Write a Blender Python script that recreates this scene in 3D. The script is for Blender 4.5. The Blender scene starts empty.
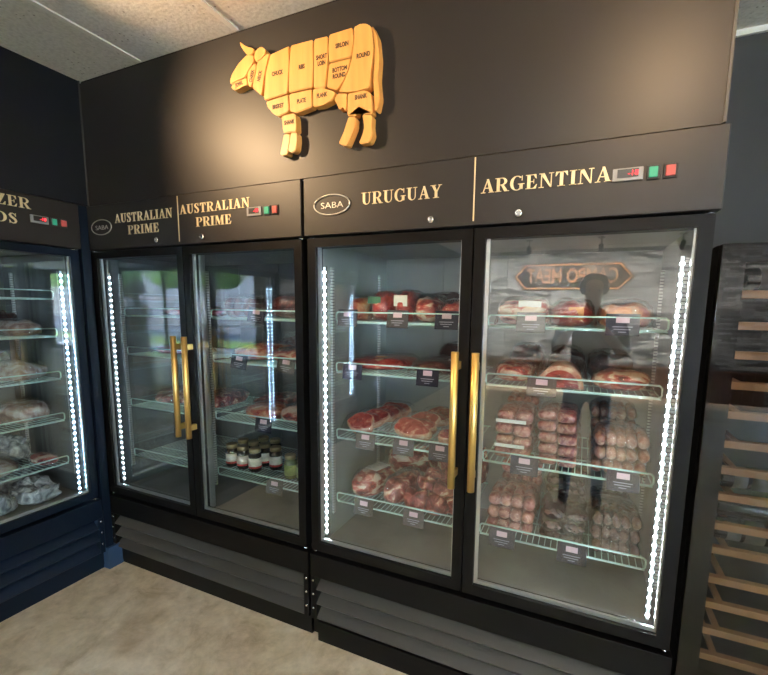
import bpy, bmesh, math, random
from mathutils import Vector, Matrix, noise
random.seed(7)
sc = bpy.context.scene
COL = sc.collection
PI = math.pi

# ------------------------------------------------------------------ materials
MATS = {}
def new_mat(name):
    m = bpy.data.materials.new(name); m.use_nodes = True
    nt = m.node_tree; nt.nodes.clear()
    out = nt.nodes.new('ShaderNodeOutputMaterial')
    MATS[name] = m
    return m, nt, out
def N(nt, t, **kw):
    n = nt.nodes.new(t)
    for k, v in kw.items(): setattr(n, k, v)
    return n
def setin(n, **kw):
    for k, v in kw.items():
        n.inputs[k.replace('_', ' ')].default_value = v
def c4(c): return (c[0], c[1], c[2], 1.0)
def principled(name, col, rough=0.5, metal=0.0, coat=0.0, spec=0.5, noise_amt=0.0, noise_scale=20.0, bump=0.0, bump_scale=60.0, emit=None, emit_s=0.0):
    m, nt, out = new_mat(name)
    p = N(nt, 'ShaderNodeBsdfPrincipled')
    setin(p, Base_Color=c4(col), Roughness=rough, Metallic=metal, Coat_Weight=coat, Specular_IOR_Level=spec)
    if noise_amt > 0:
        tc = N(nt, 'ShaderNodeTexCoord'); nz = N(nt, 'ShaderNodeTexNoise')
        setin(nz, Scale=noise_scale, Detail=5.0)
        nt.links.new(tc.outputs['Object'], nz.inputs['Vector'])
        rp = N(nt, 'ShaderNodeValToRGB')
        rp.color_ramp.elements[0].position = 0.3; rp.color_ramp.elements[1].position = 0.7
        rp.color_ramp.elements[0].color = c4([x * (1 - noise_amt) for x in col])
        rp.color_ramp.elements[1].color = c4([min(1, x * (1 + noise_amt)) for x in col])
        nt.links.new(nz.outputs['Fac'], rp.inputs['Fac'])
        nt.links.new(rp.outputs['Color'], p.inputs['Base Color'])
    if bump > 0:
        tc = N(nt, 'ShaderNodeTexCoord'); nz = N(nt, 'ShaderNodeTexNoise'); setin(nz, Scale=bump_scale, Detail=4.0)
        nt.links.new(tc.outputs['Object'], nz.inputs['Vector'])
        b = N(nt, 'ShaderNodeBump'); setin(b, Strength=bump, Distance=0.01)
        nt.links.new(nz.outputs['Fac'], b.inputs['Height']); nt.links.new(b.outputs['Normal'], p.inputs['Normal'])
    if emit:
        setin(p, Emission_Color=c4(emit), Emission_Strength=emit_s)
    nt.links.new(p.outputs['BSDF'], out.inputs['Surface'])
    return m
def glass_mat(name, tint=(0.95, 0.98, 0.97), boost=2.0, rough=0.0, bump=0.0, bump_scale=30.0):
    m, nt, out = new_mat(name)
    tr = N(nt, 'ShaderNodeBsdfTransparent'); setin(tr, Color=c4(tint))
    gl = N(nt, 'ShaderNodeBsdfGlossy'); setin(gl, Color=(1, 1, 1, 1), Roughness=rough)
    fr = N(nt, 'ShaderNodeLayerWeight'); setin(fr, Blend=0.5)      # Schlick reflectance, the same on both faces of the pane
    pw = N(nt, 'ShaderNodeMath', operation='POWER'); pw.inputs[1].default_value = 5.0
    ma = N(nt, 'ShaderNodeMath', operation='MULTIPLY_ADD'); ma.inputs[1].default_value = 0.96; ma.inputs[2].default_value = 0.04
    nt.links.new(fr.outputs['Facing'], pw.inputs[0]); nt.links.new(pw.outputs[0], ma.inputs[0])
    mul = N(nt, 'ShaderNodeMath', operation='MULTIPLY', use_clamp=True); mul.inputs[1].default_value = boost
    mix = N(nt, 'ShaderNodeMixShader')
    nt.links.new(ma.outputs[0], mul.inputs[0]); nt.links.new(mul.outputs[0], mix.inputs['Fac'])
    nt.links.new(tr.outputs[0], mix.inputs[1]); nt.links.new(gl.outputs[0], mix.inputs[2])
    if bump > 0:
        tc = N(nt, 'ShaderNodeTexCoord'); nz = N(nt, 'ShaderNodeTexNoise'); setin(nz, Scale=bump_scale, Detail=3.0)
        nt.links.new(tc.outputs['Object'], nz.inputs['Vector'])
        b = N(nt, 'ShaderNodeBump'); setin(b, Strength=bump, Distance=0.01)
        nt.links.new(nz.outputs['Fac'], b.inputs['Height']); nt.links.new(b.outputs['Normal'], gl.inputs['Normal'])
        nt.links.new(b.outputs['Normal'], fr.inputs['Normal'])
    nt.links.new(mix.outputs[0], out.inputs['Surface'])
    return m
def ramp_mat(name, stops, scale=25.0, detail=6.0, rough=0.35, coat=0.3, stretch=(1, 1, 1), distort=0.6, bump=0.25):
    """organic material: a noise drives a colour ramp (stops = [(pos, colour), ...])"""
    m, nt, out = new_mat(name)
    p = N(nt, 'ShaderNodeBsdfPrincipled'); setin(p, Roughness=rough, Coat_Weight=coat, Coat_Roughness=0.12)
    tc = N(nt, 'ShaderNodeTexCoord'); mp = N(nt, 'ShaderNodeMapping'); mp.inputs['Scale'].default_value = stretch
    oi = N(nt, 'ShaderNodeObjectInfo')
    ad = N(nt, 'ShaderNodeVectorMath', operation='ADD')
    nt.links.new(tc.outputs['Object'], mp.inputs['Vector'])
    cmb = N(nt, 'ShaderNodeCombineXYZ'); mu = N(nt, 'ShaderNodeMath', operation='MULTIPLY'); mu.inputs[1].default_value = 13.0
    nt.links.new(oi.outputs['Random'], mu.inputs[0]); nt.links.new(mu.outputs[0], cmb.inputs[0]); nt.links.new(mu.outputs[0], cmb.inputs[1])
    nt.links.new(mp.outputs[0], ad.inputs[0]); nt.links.new(cmb.outputs[0], ad.inputs[1])
    nz = N(nt, 'ShaderNodeTexNoise'); setin(nz, Scale=scale, Detail=detail, Distortion=distort)
    nt.links.new(ad.outputs[0], nz.inputs['Vector'])
    rp = N(nt, 'ShaderNodeValToRGB'); cr = rp.color_ramp
    while len(cr.elements) < len(stops): cr.elements.new(0.5)
    for e, (pos, col) in zip(cr.elements, stops): e.position = pos; e.color = c4(col)
    nt.links.new(nz.outputs['Fac'], rp.inputs['Fac']); nt.links.new(rp.outputs['Color'], p.inputs['Base Color'])
    b = N(nt, 'ShaderNodeBump'); setin(b, Strength=bump, Distance=0.008)
    nt.links.new(nz.outputs['Fac'], b.inputs['Height']); nt.links.new(b.outputs['Normal'], p.inputs['Normal'])
    nt.links.new(p.outputs['BSDF'], out.inputs['Surface'])
    return m
def led_mat(name, col, s):
    m, nt, out = new_mat(name)
    e = N(nt, 'ShaderNodeEmission'); setin(e, Color=c4(col)); d = N(nt, 'ShaderNodeBsdfPrincipled'); setin(d, Base_Color=(0.5, 0.5, 0.5, 1), Roughness=0.5)
    tc = N(nt, 'ShaderNodeTexCoord'); sp = N(nt, 'ShaderNodeSeparateXYZ'); nt.links.new(tc.outputs['Object'], sp.inputs[0])
    mu = N(nt, 'ShaderNodeMath', operation='MULTIPLY'); mu.inputs[1].default_value = 1 / 0.031
    fr = N(nt, 'ShaderNodeMath', operation='FRACT'); lt = N(nt, 'ShaderNodeMath', operation='LESS_THAN'); lt.inputs[1].default_value = 0.24
    mx_ = N(nt, 'ShaderNodeMath', operation='MAXIMUM'); mx_.inputs[1].default_value = 0.004
    st = N(nt, 'ShaderNodeMath', operation='MULTIPLY'); st.inputs[1].default_value = s
    nt.links.new(sp.outputs[2], mu.inputs[0]); nt.links.new(mu.outputs[0], fr.inputs[0]); nt.links.new(fr.outputs[0], lt.inputs[0]); nt.links.new(lt.outputs[0], mx_.inputs[0]); nt.links.new(mx_.outputs[0], st.inputs[0])
    nt.links.new(st.outputs[0], e.inputs['Strength'])
    ad = N(nt, 'ShaderNodeAddShader'); nt.links.new(e.outputs[0], ad.inputs[0]); nt.links.new(d.outputs[0], ad.inputs[1]); nt.links.new(ad.outputs[0], out.inputs['Surface'])
    return m
def emitter(name, col, s):
    m, nt, out = new_mat(name)
    e = N(nt, 'ShaderNodeEmission'); setin(e, Color=c4(col), Strength=s)
    nt.links.new(e.outputs[0], out.inputs['Surface']); return m

principled('panel_black', (0.0135, 0.0113, 0.0096), 0.46, spec=0.45, noise_amt=0.06, noise_scale=3)
principled('metal_black', (0.0042, 0.0040, 0.0038), 0.38, spec=0.16)
principled('metal_navy', (0.0040, 0.0090, 0.0190), 0.38, spec=0.2)
principled('louver_navy', (0.006, 0.014, 0.030), 0.45, spec=0.35)
principled('louver_metal', (0.046, 0.041, 0.034), 0.5)
principled('filler_navy', (0.022, 0.05, 0.10), 0.45)
principled('dark_void', (0.004, 0.004, 0.004), 0.8)
principled('wall_dark', (0.005, 0.0065, 0.009), 0.5, spec=0.3)
principled('wall_grey', (0.023, 0.0235, 0.0235), 0.75)
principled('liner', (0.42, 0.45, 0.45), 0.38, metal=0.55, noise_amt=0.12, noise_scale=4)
principled('liner_shaded', (0.15, 0.17, 0.18), 0.42, metal=0.4, noise_amt=0.15, noise_scale=4)  # shaded copy of the liner, weaker interior light put into its colour
principled('liner_floor', (0.24, 0.245, 0.235), 0.5, noise_amt=0.18, noise_scale=5)
principled('aluminium', (0.72, 0.74, 0.75), 0.3, metal=0.9)
principled('chrome', (0.85, 0.85, 0.85), 0.18, metal=1.0)
principled('brass', (0.80, 0.53, 0.17), 0.34, metal=0.85)
principled('gold_letter', (0.78, 0.62, 0.36), 0.4, metal=0.25)
principled('wire_mint', (0.60, 0.84, 0.80), 0.35)
principled('plastic_grey', (0.24, 0.24, 0.24), 0.4)
principled('plastic_black', (0.012, 0.012, 0.012), 0.3)
principled('switch_green', (0.02, 0.25, 0.15), 0.3, emit=(0.05, 0.8, 0.45), emit_s=0.06)
principled('switch_red', (0.35, 0.06, 0.055), 0.3, emit=(1.0, 0.12, 0.08), emit_s=0.06)
emitter('digit_red', (1.0, 0.04, 0.05), 2.2)
principled('silver_badge', (0.62, 0.60, 0.55), 0.35, metal=0.7)
principled('card_navy', (0.014, 0.014, 0.034), 0.35)
principled('card_clear', (0.10, 0.095, 0.10), 0.25)
principled('card_label', (0.72, 0.52, 0.60), 0.4)
principled('card_print', (0.34, 0.34, 0.42), 0.5)
principled('paper_white', (0.78, 0.78, 0.74), 0.5)
principled('sticker_orange', (0.62, 0.25, 0.08), 0.4)
principled('sticker_green', (0.05, 0.14, 0.07), 0.35)
principled('led_strip_body', (0.10, 0.105, 0.11), 0.4)
led_mat('led_dim', (0.70, 0.88, 1.0), 32.0)
led_mat('led_blue', (0.42, 0.68, 1.0), 95.0)
led_mat('led_white', (0.80, 0.93, 1.0), 215.0)
principled('wood_shelf', (0.72, 0.34, 0.13), 0.5, noise_amt=0.15, noise_scale=12)
principled('bottle_dark', (0.010, 0.013, 0.012), 0.1, coat=0.5)
principled('bottle_label', (0.20, 0.185, 0.155), 0.6, noise_amt=0.3, noise_scale=30)
principled('jar_dark', (0.035, 0.026, 0.012), 0.12, coat=0.8)
principled('jar_green', (0.16, 0.19, 0.07), 0.2, coat=0.6, noise_amt=0.4, noise_scale=60)
principled('lid_gold', (0.36, 0.29, 0.15), 0.35, metal=0.6)
principled('label_cream', (0.74, 0.70, 0.60), 0.5, noise_amt=0.15, noise_scale=70)
principled('label_red', (0.55, 0.06, 0.05), 0.5)
principled('label_green', (0.30, 0.42, 0.12), 0.5, noise_amt=0.2, noise_scale=60)
glass_mat('door_glass', (0.965, 0.985, 0.98), 2.0)
glass_mat('fridge_glass', (0.66, 0.67, 0.68), 0.75)
glass_mat('window_glass', (0.93, 0.96, 0.96), 1.0)
glass_mat('film', (0.96, 0.97, 0.97), 1.4, 0.15, 0.9, 60.0)
glass_mat('card_plastic', (0.85, 0.86, 0.88), 2.0, 0.05)

RED = (0.33, 0.022, 0.020); DRED = (0.085, 0.006, 0.008); PINK = (0.52, 0.15, 0.11); FAT = (0.74, 0.55, 0.40); WHITE = (0.76, 0.68, 0.60)
ramp_mat('meat_red', [(0.32, DRED), (0.44, RED), (0.56, (0.42, 0.05, 0.04)), (0.63, PINK), (0.70, FAT)], 24, stretch=(1, 1, 1.5))
ramp_mat('meat_fat', [(0.34, DRED), (0.42, RED), (0.49, PINK), (0.55, FAT), (0.75, WHITE)], 20, stretch=(0.8, 0.8, 1.6))
ramp_mat('meat_orange', [(0.34, RED), (0.44, (0.50, 0.12, 0.06)), (0.54, (0.70, 0.32, 0.16)), (0.70, FAT)], 18)
ramp_mat('meat_dark', [(0.32, (0.014, 0.004, 0.005)), (0.50, (0.060, 0.010, 0.012)), (0.62, (0.13, 0.03, 0.028)), (0.72, (0.32, 0.19, 0.17))], 24)
ramp_mat('meat_mixed', [(0.34, DRED), (0.45, (0.20, 0.020, 0.020)), (0.52, (0.34, 0.07, 0.06)), (0.58, PINK), (0.64, FAT), (0.78, WHITE)], 26)
ramp_mat('meat_steak', [(0.30, (0.20, 0.012, 0.014)), (0.48, (0.38, 0.04, 0.035)), (0.60, (0.52, 0.13, 0.10)), (0.70, FAT)], 38)
ramp_mat('fat_rim', [(0.30, (0.45, 0.12, 0.08)), (0.46, (0.62, 0.32, 0.22)), (0.62, FAT), (0.8, WHITE)], 34)
ramp_mat('frozen_pale', [(0.30, (0.16, 0.07, 0.06)), (0.44, (0.36, 0.24, 0.20)), (0.55, (0.50, 0.44, 0.40)), (0.70, (0.62, 0.62, 0.62))], 24, rough=0.35, coat=0.5, bump=0.5)
ramp_mat('bag_white', [(0.34, (0.16, 0.18, 0.21)), (0.5, (0.42, 0.46, 0.50)), (0.66, (0.70, 0.75, 0.80))], 18, rough=0.25, coat=0.6, bump=0.9, distort=1.5)
ramp_mat('sausage_pink', [(0.36, (0.20, 0.030, 0.026)), (0.48, (0.34, 0.10, 0.08)), (0.60, (0.50, 0.25, 0.21))], 60, rough=0.3, coat=0.6)
ramp_mat('sausage_pale', [(0.34, (0.36, 0.13, 0.09)), (0.48, (0.48, 0.23, 0.17)), (0.62, (0.58, 0.38, 0.30))], 60, rough=0.3, coat=0.6)
ramp_mat('sausage_black', [(0.30, (0.022, 0.008, 0.009)), (0.50, (0.055, 0.018, 0.018)), (0.70, (0.12, 0.05, 0.045))], 50, rough=0.25, coat=0.8)
ramp_mat('sausage_brown', [(0.30, (0.05, 0.020, 0.016)), (0.50, (0.12, 0.052, 0.042)), (0.70, (0.22, 0.12, 0.10))], 50, rough=0.25, coat=0.8)
def concrete():
    m, nt, out = new_mat('concrete')
    p = N(nt, 'ShaderNodeBsdfPrincipled'); setin(p, Roughness=0.5, Specular_IOR_Level=0.35)
    tc = N(nt, 'ShaderNodeTexCoord')
    n1 = N(nt, 'ShaderNodeTexNoise'); setin(n1, Scale=5.5, Detail=9.0, Roughness=0.66, Distortion=0.9)
    n2 = N(nt, 'ShaderNodeTexNoise'); setin(n2, Scale=22.0, Detail=5.0, Roughness=0.7)
    n3 = N(nt, 'ShaderNodeTexNoise'); setin(n3, Scale=1.7, Detail=3.0)
    for n in (n1, n2, n3): nt.links.new(tc.outputs['Object'], n.inputs['Vector'])
    r1 = N(nt, 'ShaderNodeValToRGB'); cr = r1.color_ramp; cr.elements.new(0.5)
    for e, (q, c) in zip(cr.elements, ((0.30, (0.50, 0.385, 0.25)), (0.47, (0.70, 0.575, 0.415)), (0.64, (0.80, 0.69, 0.54)))): e.position = q; e.color = c4(c)
    nt.links.new(n1.outputs['Fac'], r1.inputs['Fac'])
    r2 = N(nt, 'ShaderNodeValToRGB'); r2.color_ramp.elements[0].position = 0.30; r2.color_ramp.elements[0].color = (0.86, 0.85, 0.83, 1); r2.color_ramp.elements[1].position = 0.62; r2.color_ramp.elements[1].color = (1.06, 1.06, 1.06, 1)
    nt.links.new(n2.outputs['Fac'], r2.inputs['Fac'])
    r3 = N(nt, 'ShaderNodeValToRGB'); r3.color_ramp.elements[0].position = 0.30; r3.color_ramp.elements[0].color = (0.62, 0.52, 0.40, 1); r3.color_ramp.elements[1].position = 0.42; r3.color_ramp.elements[1].color = (1, 1, 1, 1)
    nt.links.new(n3.outputs['Fac'], r3.inputs['Fac'])
    a = N(nt, 'ShaderNodeMixRGB', blend_type='MULTIPLY'); a.inputs[0].default_value = 1.0; b = N(nt, 'ShaderNodeMixRGB', blend_type='MULTIPLY'); b.inputs[0].default_value = 1.0
    nt.links.new(r1.outputs[0], a.inputs[1]); nt.links.new(r2.outputs[0], a.inputs[2]); nt.links.new(a.outputs[0], b.inputs[1]); nt.links.new(r3.outputs[0], b.inputs[2])
    nt.links.new(b.outputs[0], p.inputs['Base Color']); nt.links.new(p.outputs[0], out.inputs['Surface'])
concrete()
ramp_mat('foliage', [(0.3, (0.03, 0.07, 0.015)), (0.5, (0.08, 0.17, 0.03)), (0.7, (0.18, 0.28, 0.06))], 6, rough=0.6, coat=0)
ramp_mat('grass', [(0.3, (0.07, 0.13, 0.008)), (0.5, (0.13, 0.21, 0.012)), (0.7, (0.20, 0.26, 0.02))], 5, rough=0.8, coat=0)

def tile_ceiling():
    m, nt, out = new_mat('ceiling_tile')
    p = N(nt, 'ShaderNodeBsdfPrincipled'); setin(p, Roughness=0.9, Specular_IOR_Level=0.2)
    tc = N(nt, 'ShaderNodeTexCoord')
    n1 = N(nt, 'ShaderNodeTexNoise'); setin(n1, Scale=70.0, Detail=3.0)
    n2 = N(nt, 'ShaderNodeTexVoronoi'); setin(n2, Scale=38.0)
    n3 = N(nt, 'ShaderNodeTexNoise'); setin(n3, Scale=9.0, Detail=2.0)
    for n in (n1, n2, n3): nt.links.new(tc.outputs['Object'], n.inputs['Vector'])
    r1 = N(nt, 'ShaderNodeValToRGB'); r1.color_ramp.elements[0].position = 0.3; r1.color_ramp.elements[1].position = 0.6
    r1.color_ramp.elements[0].color = (0.62, 0.61, 0.58, 1); r1.color_ramp.elements[1].color = (0.76, 0.75, 0.72, 1)
    nt.links.new(n1.outputs['Fac'], r1.inputs['Fac'])
    r2 = N(nt, 'ShaderNodeValToRGB'); r2.color_ramp.elements[0].position = 0.10; r2.color_ramp.elements[1].position = 0.19
    r2.color_ramp.elements[0].color = (0.45, 0.43, 0.41, 1); r2.color_ramp.elements[1].color = (1, 1, 1, 1)
    nt.links.new(n2.outputs['Distance'], r2.inputs['Fac'])
    r3 = N(nt, 'ShaderNodeValToRGB'); r3.color_ramp.elements[0].position = 0.5; r3.color_ramp.elements[1].position = 0.56
    r3.color_ramp.elements[0].color = (0, 0, 0, 1); r3.color_ramp.elements[1].color = (1, 1, 1, 1)
    nt.links.new(n3.outputs['Fac'], r3.inputs['Fac'])
    mx = N(nt, 'ShaderNodeMixRGB', blend_type='MULTIPLY')
    nt.links.new(r3.outputs['Color'], mx.inputs['Fac']); nt.links.new(r1.outputs['Color'], mx.inputs[1]); nt.links.new(r2.outputs['Color'], mx.inputs[2])
    nt.links.new(mx.outputs[0], p.inputs['Base Color'])
    b = N(nt, 'ShaderNodeBump'); setin(b, Strength=0.35, Distance=0.004); nt.links.new(n1.outputs['Fac'], b.inputs['Height']); nt.links.new(b.outputs[0], p.inputs['Normal'])
    nt.links.new(p.outputs[0], out.inputs['Surface'])
tile_ceiling()
def wood_sign():
    m, nt, out = new_mat('cow_wood')
    p = N(nt, 'ShaderNodeBsdfPrincipled'); setin(p, Roughness=0.42)
    tc = N(nt, 'ShaderNodeTexCoord'); mp = N(nt, 'ShaderNodeMapping'); mp.inputs['Scale'].default_value = (9, 9, 0.8)
    nz = N(nt, 'ShaderNodeTexNoise'); setin(nz, Scale=4.0, Detail=6.0, Distortion=0.4)
    rp = N(nt, 'ShaderNodeValToRGB'); rp.color_ramp.elements[0].position = 0.3; rp.color_ramp.elements[1].position = 0.7
    rp.color_ramp.elements[0].color = (0.57, 0.265, 0.062, 1); rp.color_ramp.elements[1].color = (0.67, 0.345, 0.09, 1)
    nt.links.new(tc.outputs['Object'], mp.inputs['Vector']); nt.links.new(mp.outputs[0], nz.inputs['Vector'])
    nt.links.new(nz.outputs['Fac'], rp.inputs['Fac']); nt.links.new(rp.outputs[0], p.inputs['Base Color']); nt.links.new(p.outputs[0], out.inputs['Surface'])
wood_sign()
principled('burnt_text', (0.055, 0.022, 0.008), 0.6)
def stone_wall():
    m, nt, out = new_mat('stone')
    p = N(nt, 'ShaderNodeBsdfPrincipled'); setin(p, Roughness=0.75)
    tc = N(nt, 'ShaderNodeTexCoord'); sp = N(nt, 'ShaderNodeSeparateXYZ'); cb = N(nt, 'ShaderNodeCombineXYZ')
    nt.links.new(tc.outputs['Object'], sp.inputs[0]); nt.links.new(sp.outputs[0], cb.inputs[0]); nt.links.new(sp.outputs[2], cb.inputs[1])
    br = N(nt, 'ShaderNodeTexBrick'); br.offset = 0.37; br.squash = 0.7; br.squash_frequency = 3
    setin(br, Scale=3.4, Mortar_Size=0.004, Brick_Width=0.95, Row_Height=0.13, Bias=-0.15)
    br.inputs['Color1'].default_value = (0.02, 0.022, 0.025, 1); br.inputs['Color2'].default_value = (0.32, 0.34, 0.355, 1); br.inputs['Mortar'].default_value = (0.015, 0.016, 0.018, 1)
    nt.links.new(cb.outputs[0], br.inputs['Vector'])
    nz = N(nt, 'ShaderNodeTexNoise'); setin(nz, Scale=12.0, Detail=6.0); nt.links.new(tc.outputs['Object'], nz.inputs['Vector'])
    mx = N(nt, 'ShaderNodeMixRGB', blend_type='OVERLAY'); mx.inputs[0].default_value = 0.7
    nt.links.new(br.outputs['Color'], mx.inputs[1]); nt.links.new(nz.outputs['Fac'], mx.inputs[2]); nt.links.new(mx.outputs[0], p.inputs['Base Color'])
    b = N(nt, 'ShaderNodeBump'); setin(b, Strength=0.8, Distance=0.03); nt.links.new(mx.outputs[0], b.inputs['Height']); nt.links.new(b.outputs[0], p.inputs['Normal'])
    nt.links.new(p.outputs[0], out.inputs['Surface'])
stone_wall()
def pilaster_mat():
    m, nt, out = new_mat('pilaster')
    p = N(nt, 'ShaderNodeBsdfPrincipled'); setin(p, Roughness=0.3, Metallic=0.85)
    tc = N(nt, 'ShaderNodeTexCoord'); sp = N(nt, 'ShaderNodeSeparateXYZ')
    nt.links.new(tc.outputs['Object'], sp.inputs[0])
    mo = N(nt, 'ShaderNodeMath', operation='FRACT'); mu = N(nt, 'ShaderNodeMath', operation='MULTIPLY'); mu.inputs[1].default_value = 78.0
    gt = N(nt, 'ShaderNodeMath', operation='GREATER_THAN'); gt.inputs[1].default_value = 0.72
    nt.links.new(sp.outputs[2], mu.inputs[0]); nt.links.new(mu.outputs[0], mo.inputs[0]); nt.links.new(mo.outputs[0], gt.inputs[0])
    mx = N(nt, 'ShaderNodeMixRGB'); mx.inputs[1].default_value = (0.8, 0.82, 0.83, 1); mx.inputs[2].default_value = (0.28, 0.29, 0.30, 1)
    nt.links.new(gt.outputs[0], mx.inputs[0]); nt.links.new(mx.outputs[0], p.inputs['Base Color']); nt.links.new(p.outputs[0], out.inputs['Surface'])
pilaster_mat()

# ------------------------------------------------------------------ mesh helpers
def B(): return bmesh.new()
def box(bm, x0, y0, z0, x1, y1, z1, bev=0.0, mi=0):
    vs = [bm.verts.new(p) for p in [(x0, y0, z0), (x1, y0, z0), (x1, y1, z0), (x0, y1, z0), (x0, y0, z1), (x1, y0, z1), (x1, y1, z1), (x0, y1, z1)]]
    fs = [bm.faces.new([vs[i] for i in f]) for f in [(0, 3, 2, 1), (4, 5, 6, 7), (0, 1, 5, 4), (1, 2, 6, 5), (2, 3, 7, 6), (3, 0, 4, 7)]]
    if bev > 0:
        es = list({e for f in fs for e in f.edges})
        r = bmesh.ops.bevel(bm, geom=es, offset=bev, segments=2, affect='EDGES', profile=0.5)
        fs = [f for f in r['faces']] + [f for f in fs if f.is_valid]
    for f in fs:
        if f.is_valid: f.material_index = mi
    return fs
def tube(bm, pts, r, seg=8, closed=False, caps=True):
    pts = [Vector(p) for p in pts]; n = len(pts); rings = []
    for i, p in enumerate(pts):
        if closed: d = (pts[(i + 1) % n] - pts[i - 1])
        else: d = pts[min(i + 1, n - 1)] - pts[max(i - 1, 0)]
        d.normalize()
        up = Vector((0, 0, 1)) if abs(d.z) < 0.9 else Vector((1, 0, 0))
        a = d.cross(up).normalized(); b = d.cross(a)
        rr = r[i] if isinstance(r, (list, tuple)) else r
        rings.append([bm.verts.new(p + (a * math.cos(t) + b * math.sin(t)) * rr) for t in [2 * PI * k / seg for k in range(seg)]])
    m = n if closed else n - 1
    for i in range(m):
        q, w = rings[i], rings[(i + 1) % n]
        for k in range(seg):
            f = bm.faces.new([q[k], q[(k + 1) % seg], w[(k + 1) % seg], w[k]]); f.smooth = True
    if caps and not closed:
        bm.faces.new(rings[0][::-1]); bm.faces.new(rings[-1])
def lathe(bm, prof, seg=20, loc=(0, 0, 0), axis='z', mi=0):
    rings = []
    for r, h in prof:
        ring = []
        for k in range(seg):
            t = 2 * PI * k / seg; c, s = r * math.cos(t), r * math.sin(t)
            v = {'z': (c, s, h), 'y': (c, h, s), 'x': (h, c, s)}[axis]
            ring.append(bm.verts.new((v[0] + loc[0], v[1] + loc[1], v[2] + loc[2])))
        rings.append(ring)
    for a, b in zip(rings, rings[1:]):
        for k in range(seg):
            f = bm.faces.new([a[k], a[(k + 1) % seg], b[(k + 1) % seg], b[k]]); f.smooth = True; f.material_index = mi
    f = bm.faces.new(rings[0][::-1]); f.material_index = mi
    f = bm.faces.new(rings[-1]); f.material_index = mi
def prism(bm, poly, y0, y1):
    """polygon in x,z extruded along y (y0 = front)"""
    a = [bm.verts.new((x, y0, z)) for x, z in poly]; b = [bm.verts.new((x, y1, z)) for x, z in poly]
    n = len(poly)
    bm.faces.new(a); bm.faces.new(b[::-1])
    for i in range(n): bm.faces.new([a[i], b[i], b[(i + 1) % n], a[(i + 1) % n]])
def finish(bm):
    bmesh.ops.recalc_face_normals(bm, faces=bm.faces[:])
def obj(name, bm, mat, parent=None, loc=None, smooth=False, rot=None):
    if isinstance(bm, bpy.types.Mesh): me = bm
    else:
        finish(bm)
        me = bpy.data.meshes.new(name)
        if smooth:
            for f in bm.faces: f.smooth = True
        bm.to_mesh(me); bm.free()
        for m in (mat if isinstance(mat, (list, tuple)) else [mat]): me.materials.append(MATS[m])
    o = bpy.data.objects.new(name, me); COL.objects.link(o)
    if parent: o.parent = parent
    if loc: o.location = loc
    if rot: o.rotation_euler = rot
    return o
def thing(name, label, cat, loc=(0, 0, 0), rotz=0.0, group=None):
    o = bpy.data.objects.new(name, None); COL.objects.link(o); o.empty_display_size = 0.05
    o.location = loc; o.rotation_euler = (0, 0, rotz); return tag(o, label, cat, group)
def tag(o, label, cat, group=None):
    o['label'] = label; o['category'] = cat
    if group: o['group'] = group
    return o
def struct(name, bm, mat, label=None):
    o = obj(name, bm, mat); o['kind'] = 'structure'
    if label: o['label'] = label; o['category'] = name.split('_')[0]
    return o

# plain sans lettering from the built-in font, as a mesh lying in x,z facing -y
def sans(text, size, depth=0.001, align='CENTER', bold=0.0):
    cu = bpy.data.curves.new('t', 'FONT'); cu.body = text; cu.size = size; cu.extrude = depth; cu.align_x = align; cu.align_y = 'CENTER'; cu.offset = bold; cu.resolution_u = 3
    o = bpy.data.objects.new('t', cu); COL.objects.link(o)
    dg = bpy.context.evaluated_depsgraph_get(); dg.update()
    me = bpy.data.meshes.new_from_object(o.evaluated_get(dg))
    bpy.data.objects.remove(o); bpy.data.curves.remove(cu)
    me.transform(Matrix.Rotation(PI / 2, 4, 'X')); me.materials.clear()
    return me
def text_obj(name, text, size, mat, parent, loc, depth=0.001, rot=0.0, bold=0.0, sx=1.0):
    me = sans(text, size, depth, bold=bold); me.materials.append(MATS[mat])
    o = obj(name, me, None, parent, loc); o.rotation_euler = (0, rot, 0); o.scale = (sx, 1, 1); return o

# bold roman lettering (cap height 100)
def ring(cx, cy, ro, ri, a0, a1, ox=0, oy=0, n=14):
    polys = []
    for k in range(n):
        t0 = math.radians(a0 + (a1 - a0) * k / n); t1 = math.radians(a0 + (a1 - a0) * (k + 1) / n)
        polys.append([(cx + ro[0] * math.cos(t0), cy + ro[1] * math.sin(t0)), (cx + ro[0] * math.cos(t1), cy + ro[1] * math.sin(t1)),
                      (cx + ox + ri[0] * math.cos(t1), cy + oy + ri[1] * math.sin(t1)), (cx + ox + ri[0] * math.cos(t0), cy + oy + ri[1] * math.sin(t0))])
    return polys
def R(x0, y0, x1, y1): return [(x0, y0), (x1, y0), (x1, y1), (x0, y1)]
def ribbon(pts):
    polys = []; L = []
    for i, (x, y, w) in enumerate(pts):
        a = pts[max(i - 1, 0)]; b = pts[min(i + 1, len(pts) - 1)]
        dx, dy = b[0] - a[0], b[1] - a[1]; l = math.hypot(dx, dy) or 1
        L.append(((x - dy / l * w / 2, y + dx / l * w / 2), (x + dy / l * w / 2, y - dx / l * w / 2)))
    for (a, b), (c, d) in zip(L, L[1:]): polys.append([a, b, d, c])
    return polys
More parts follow.
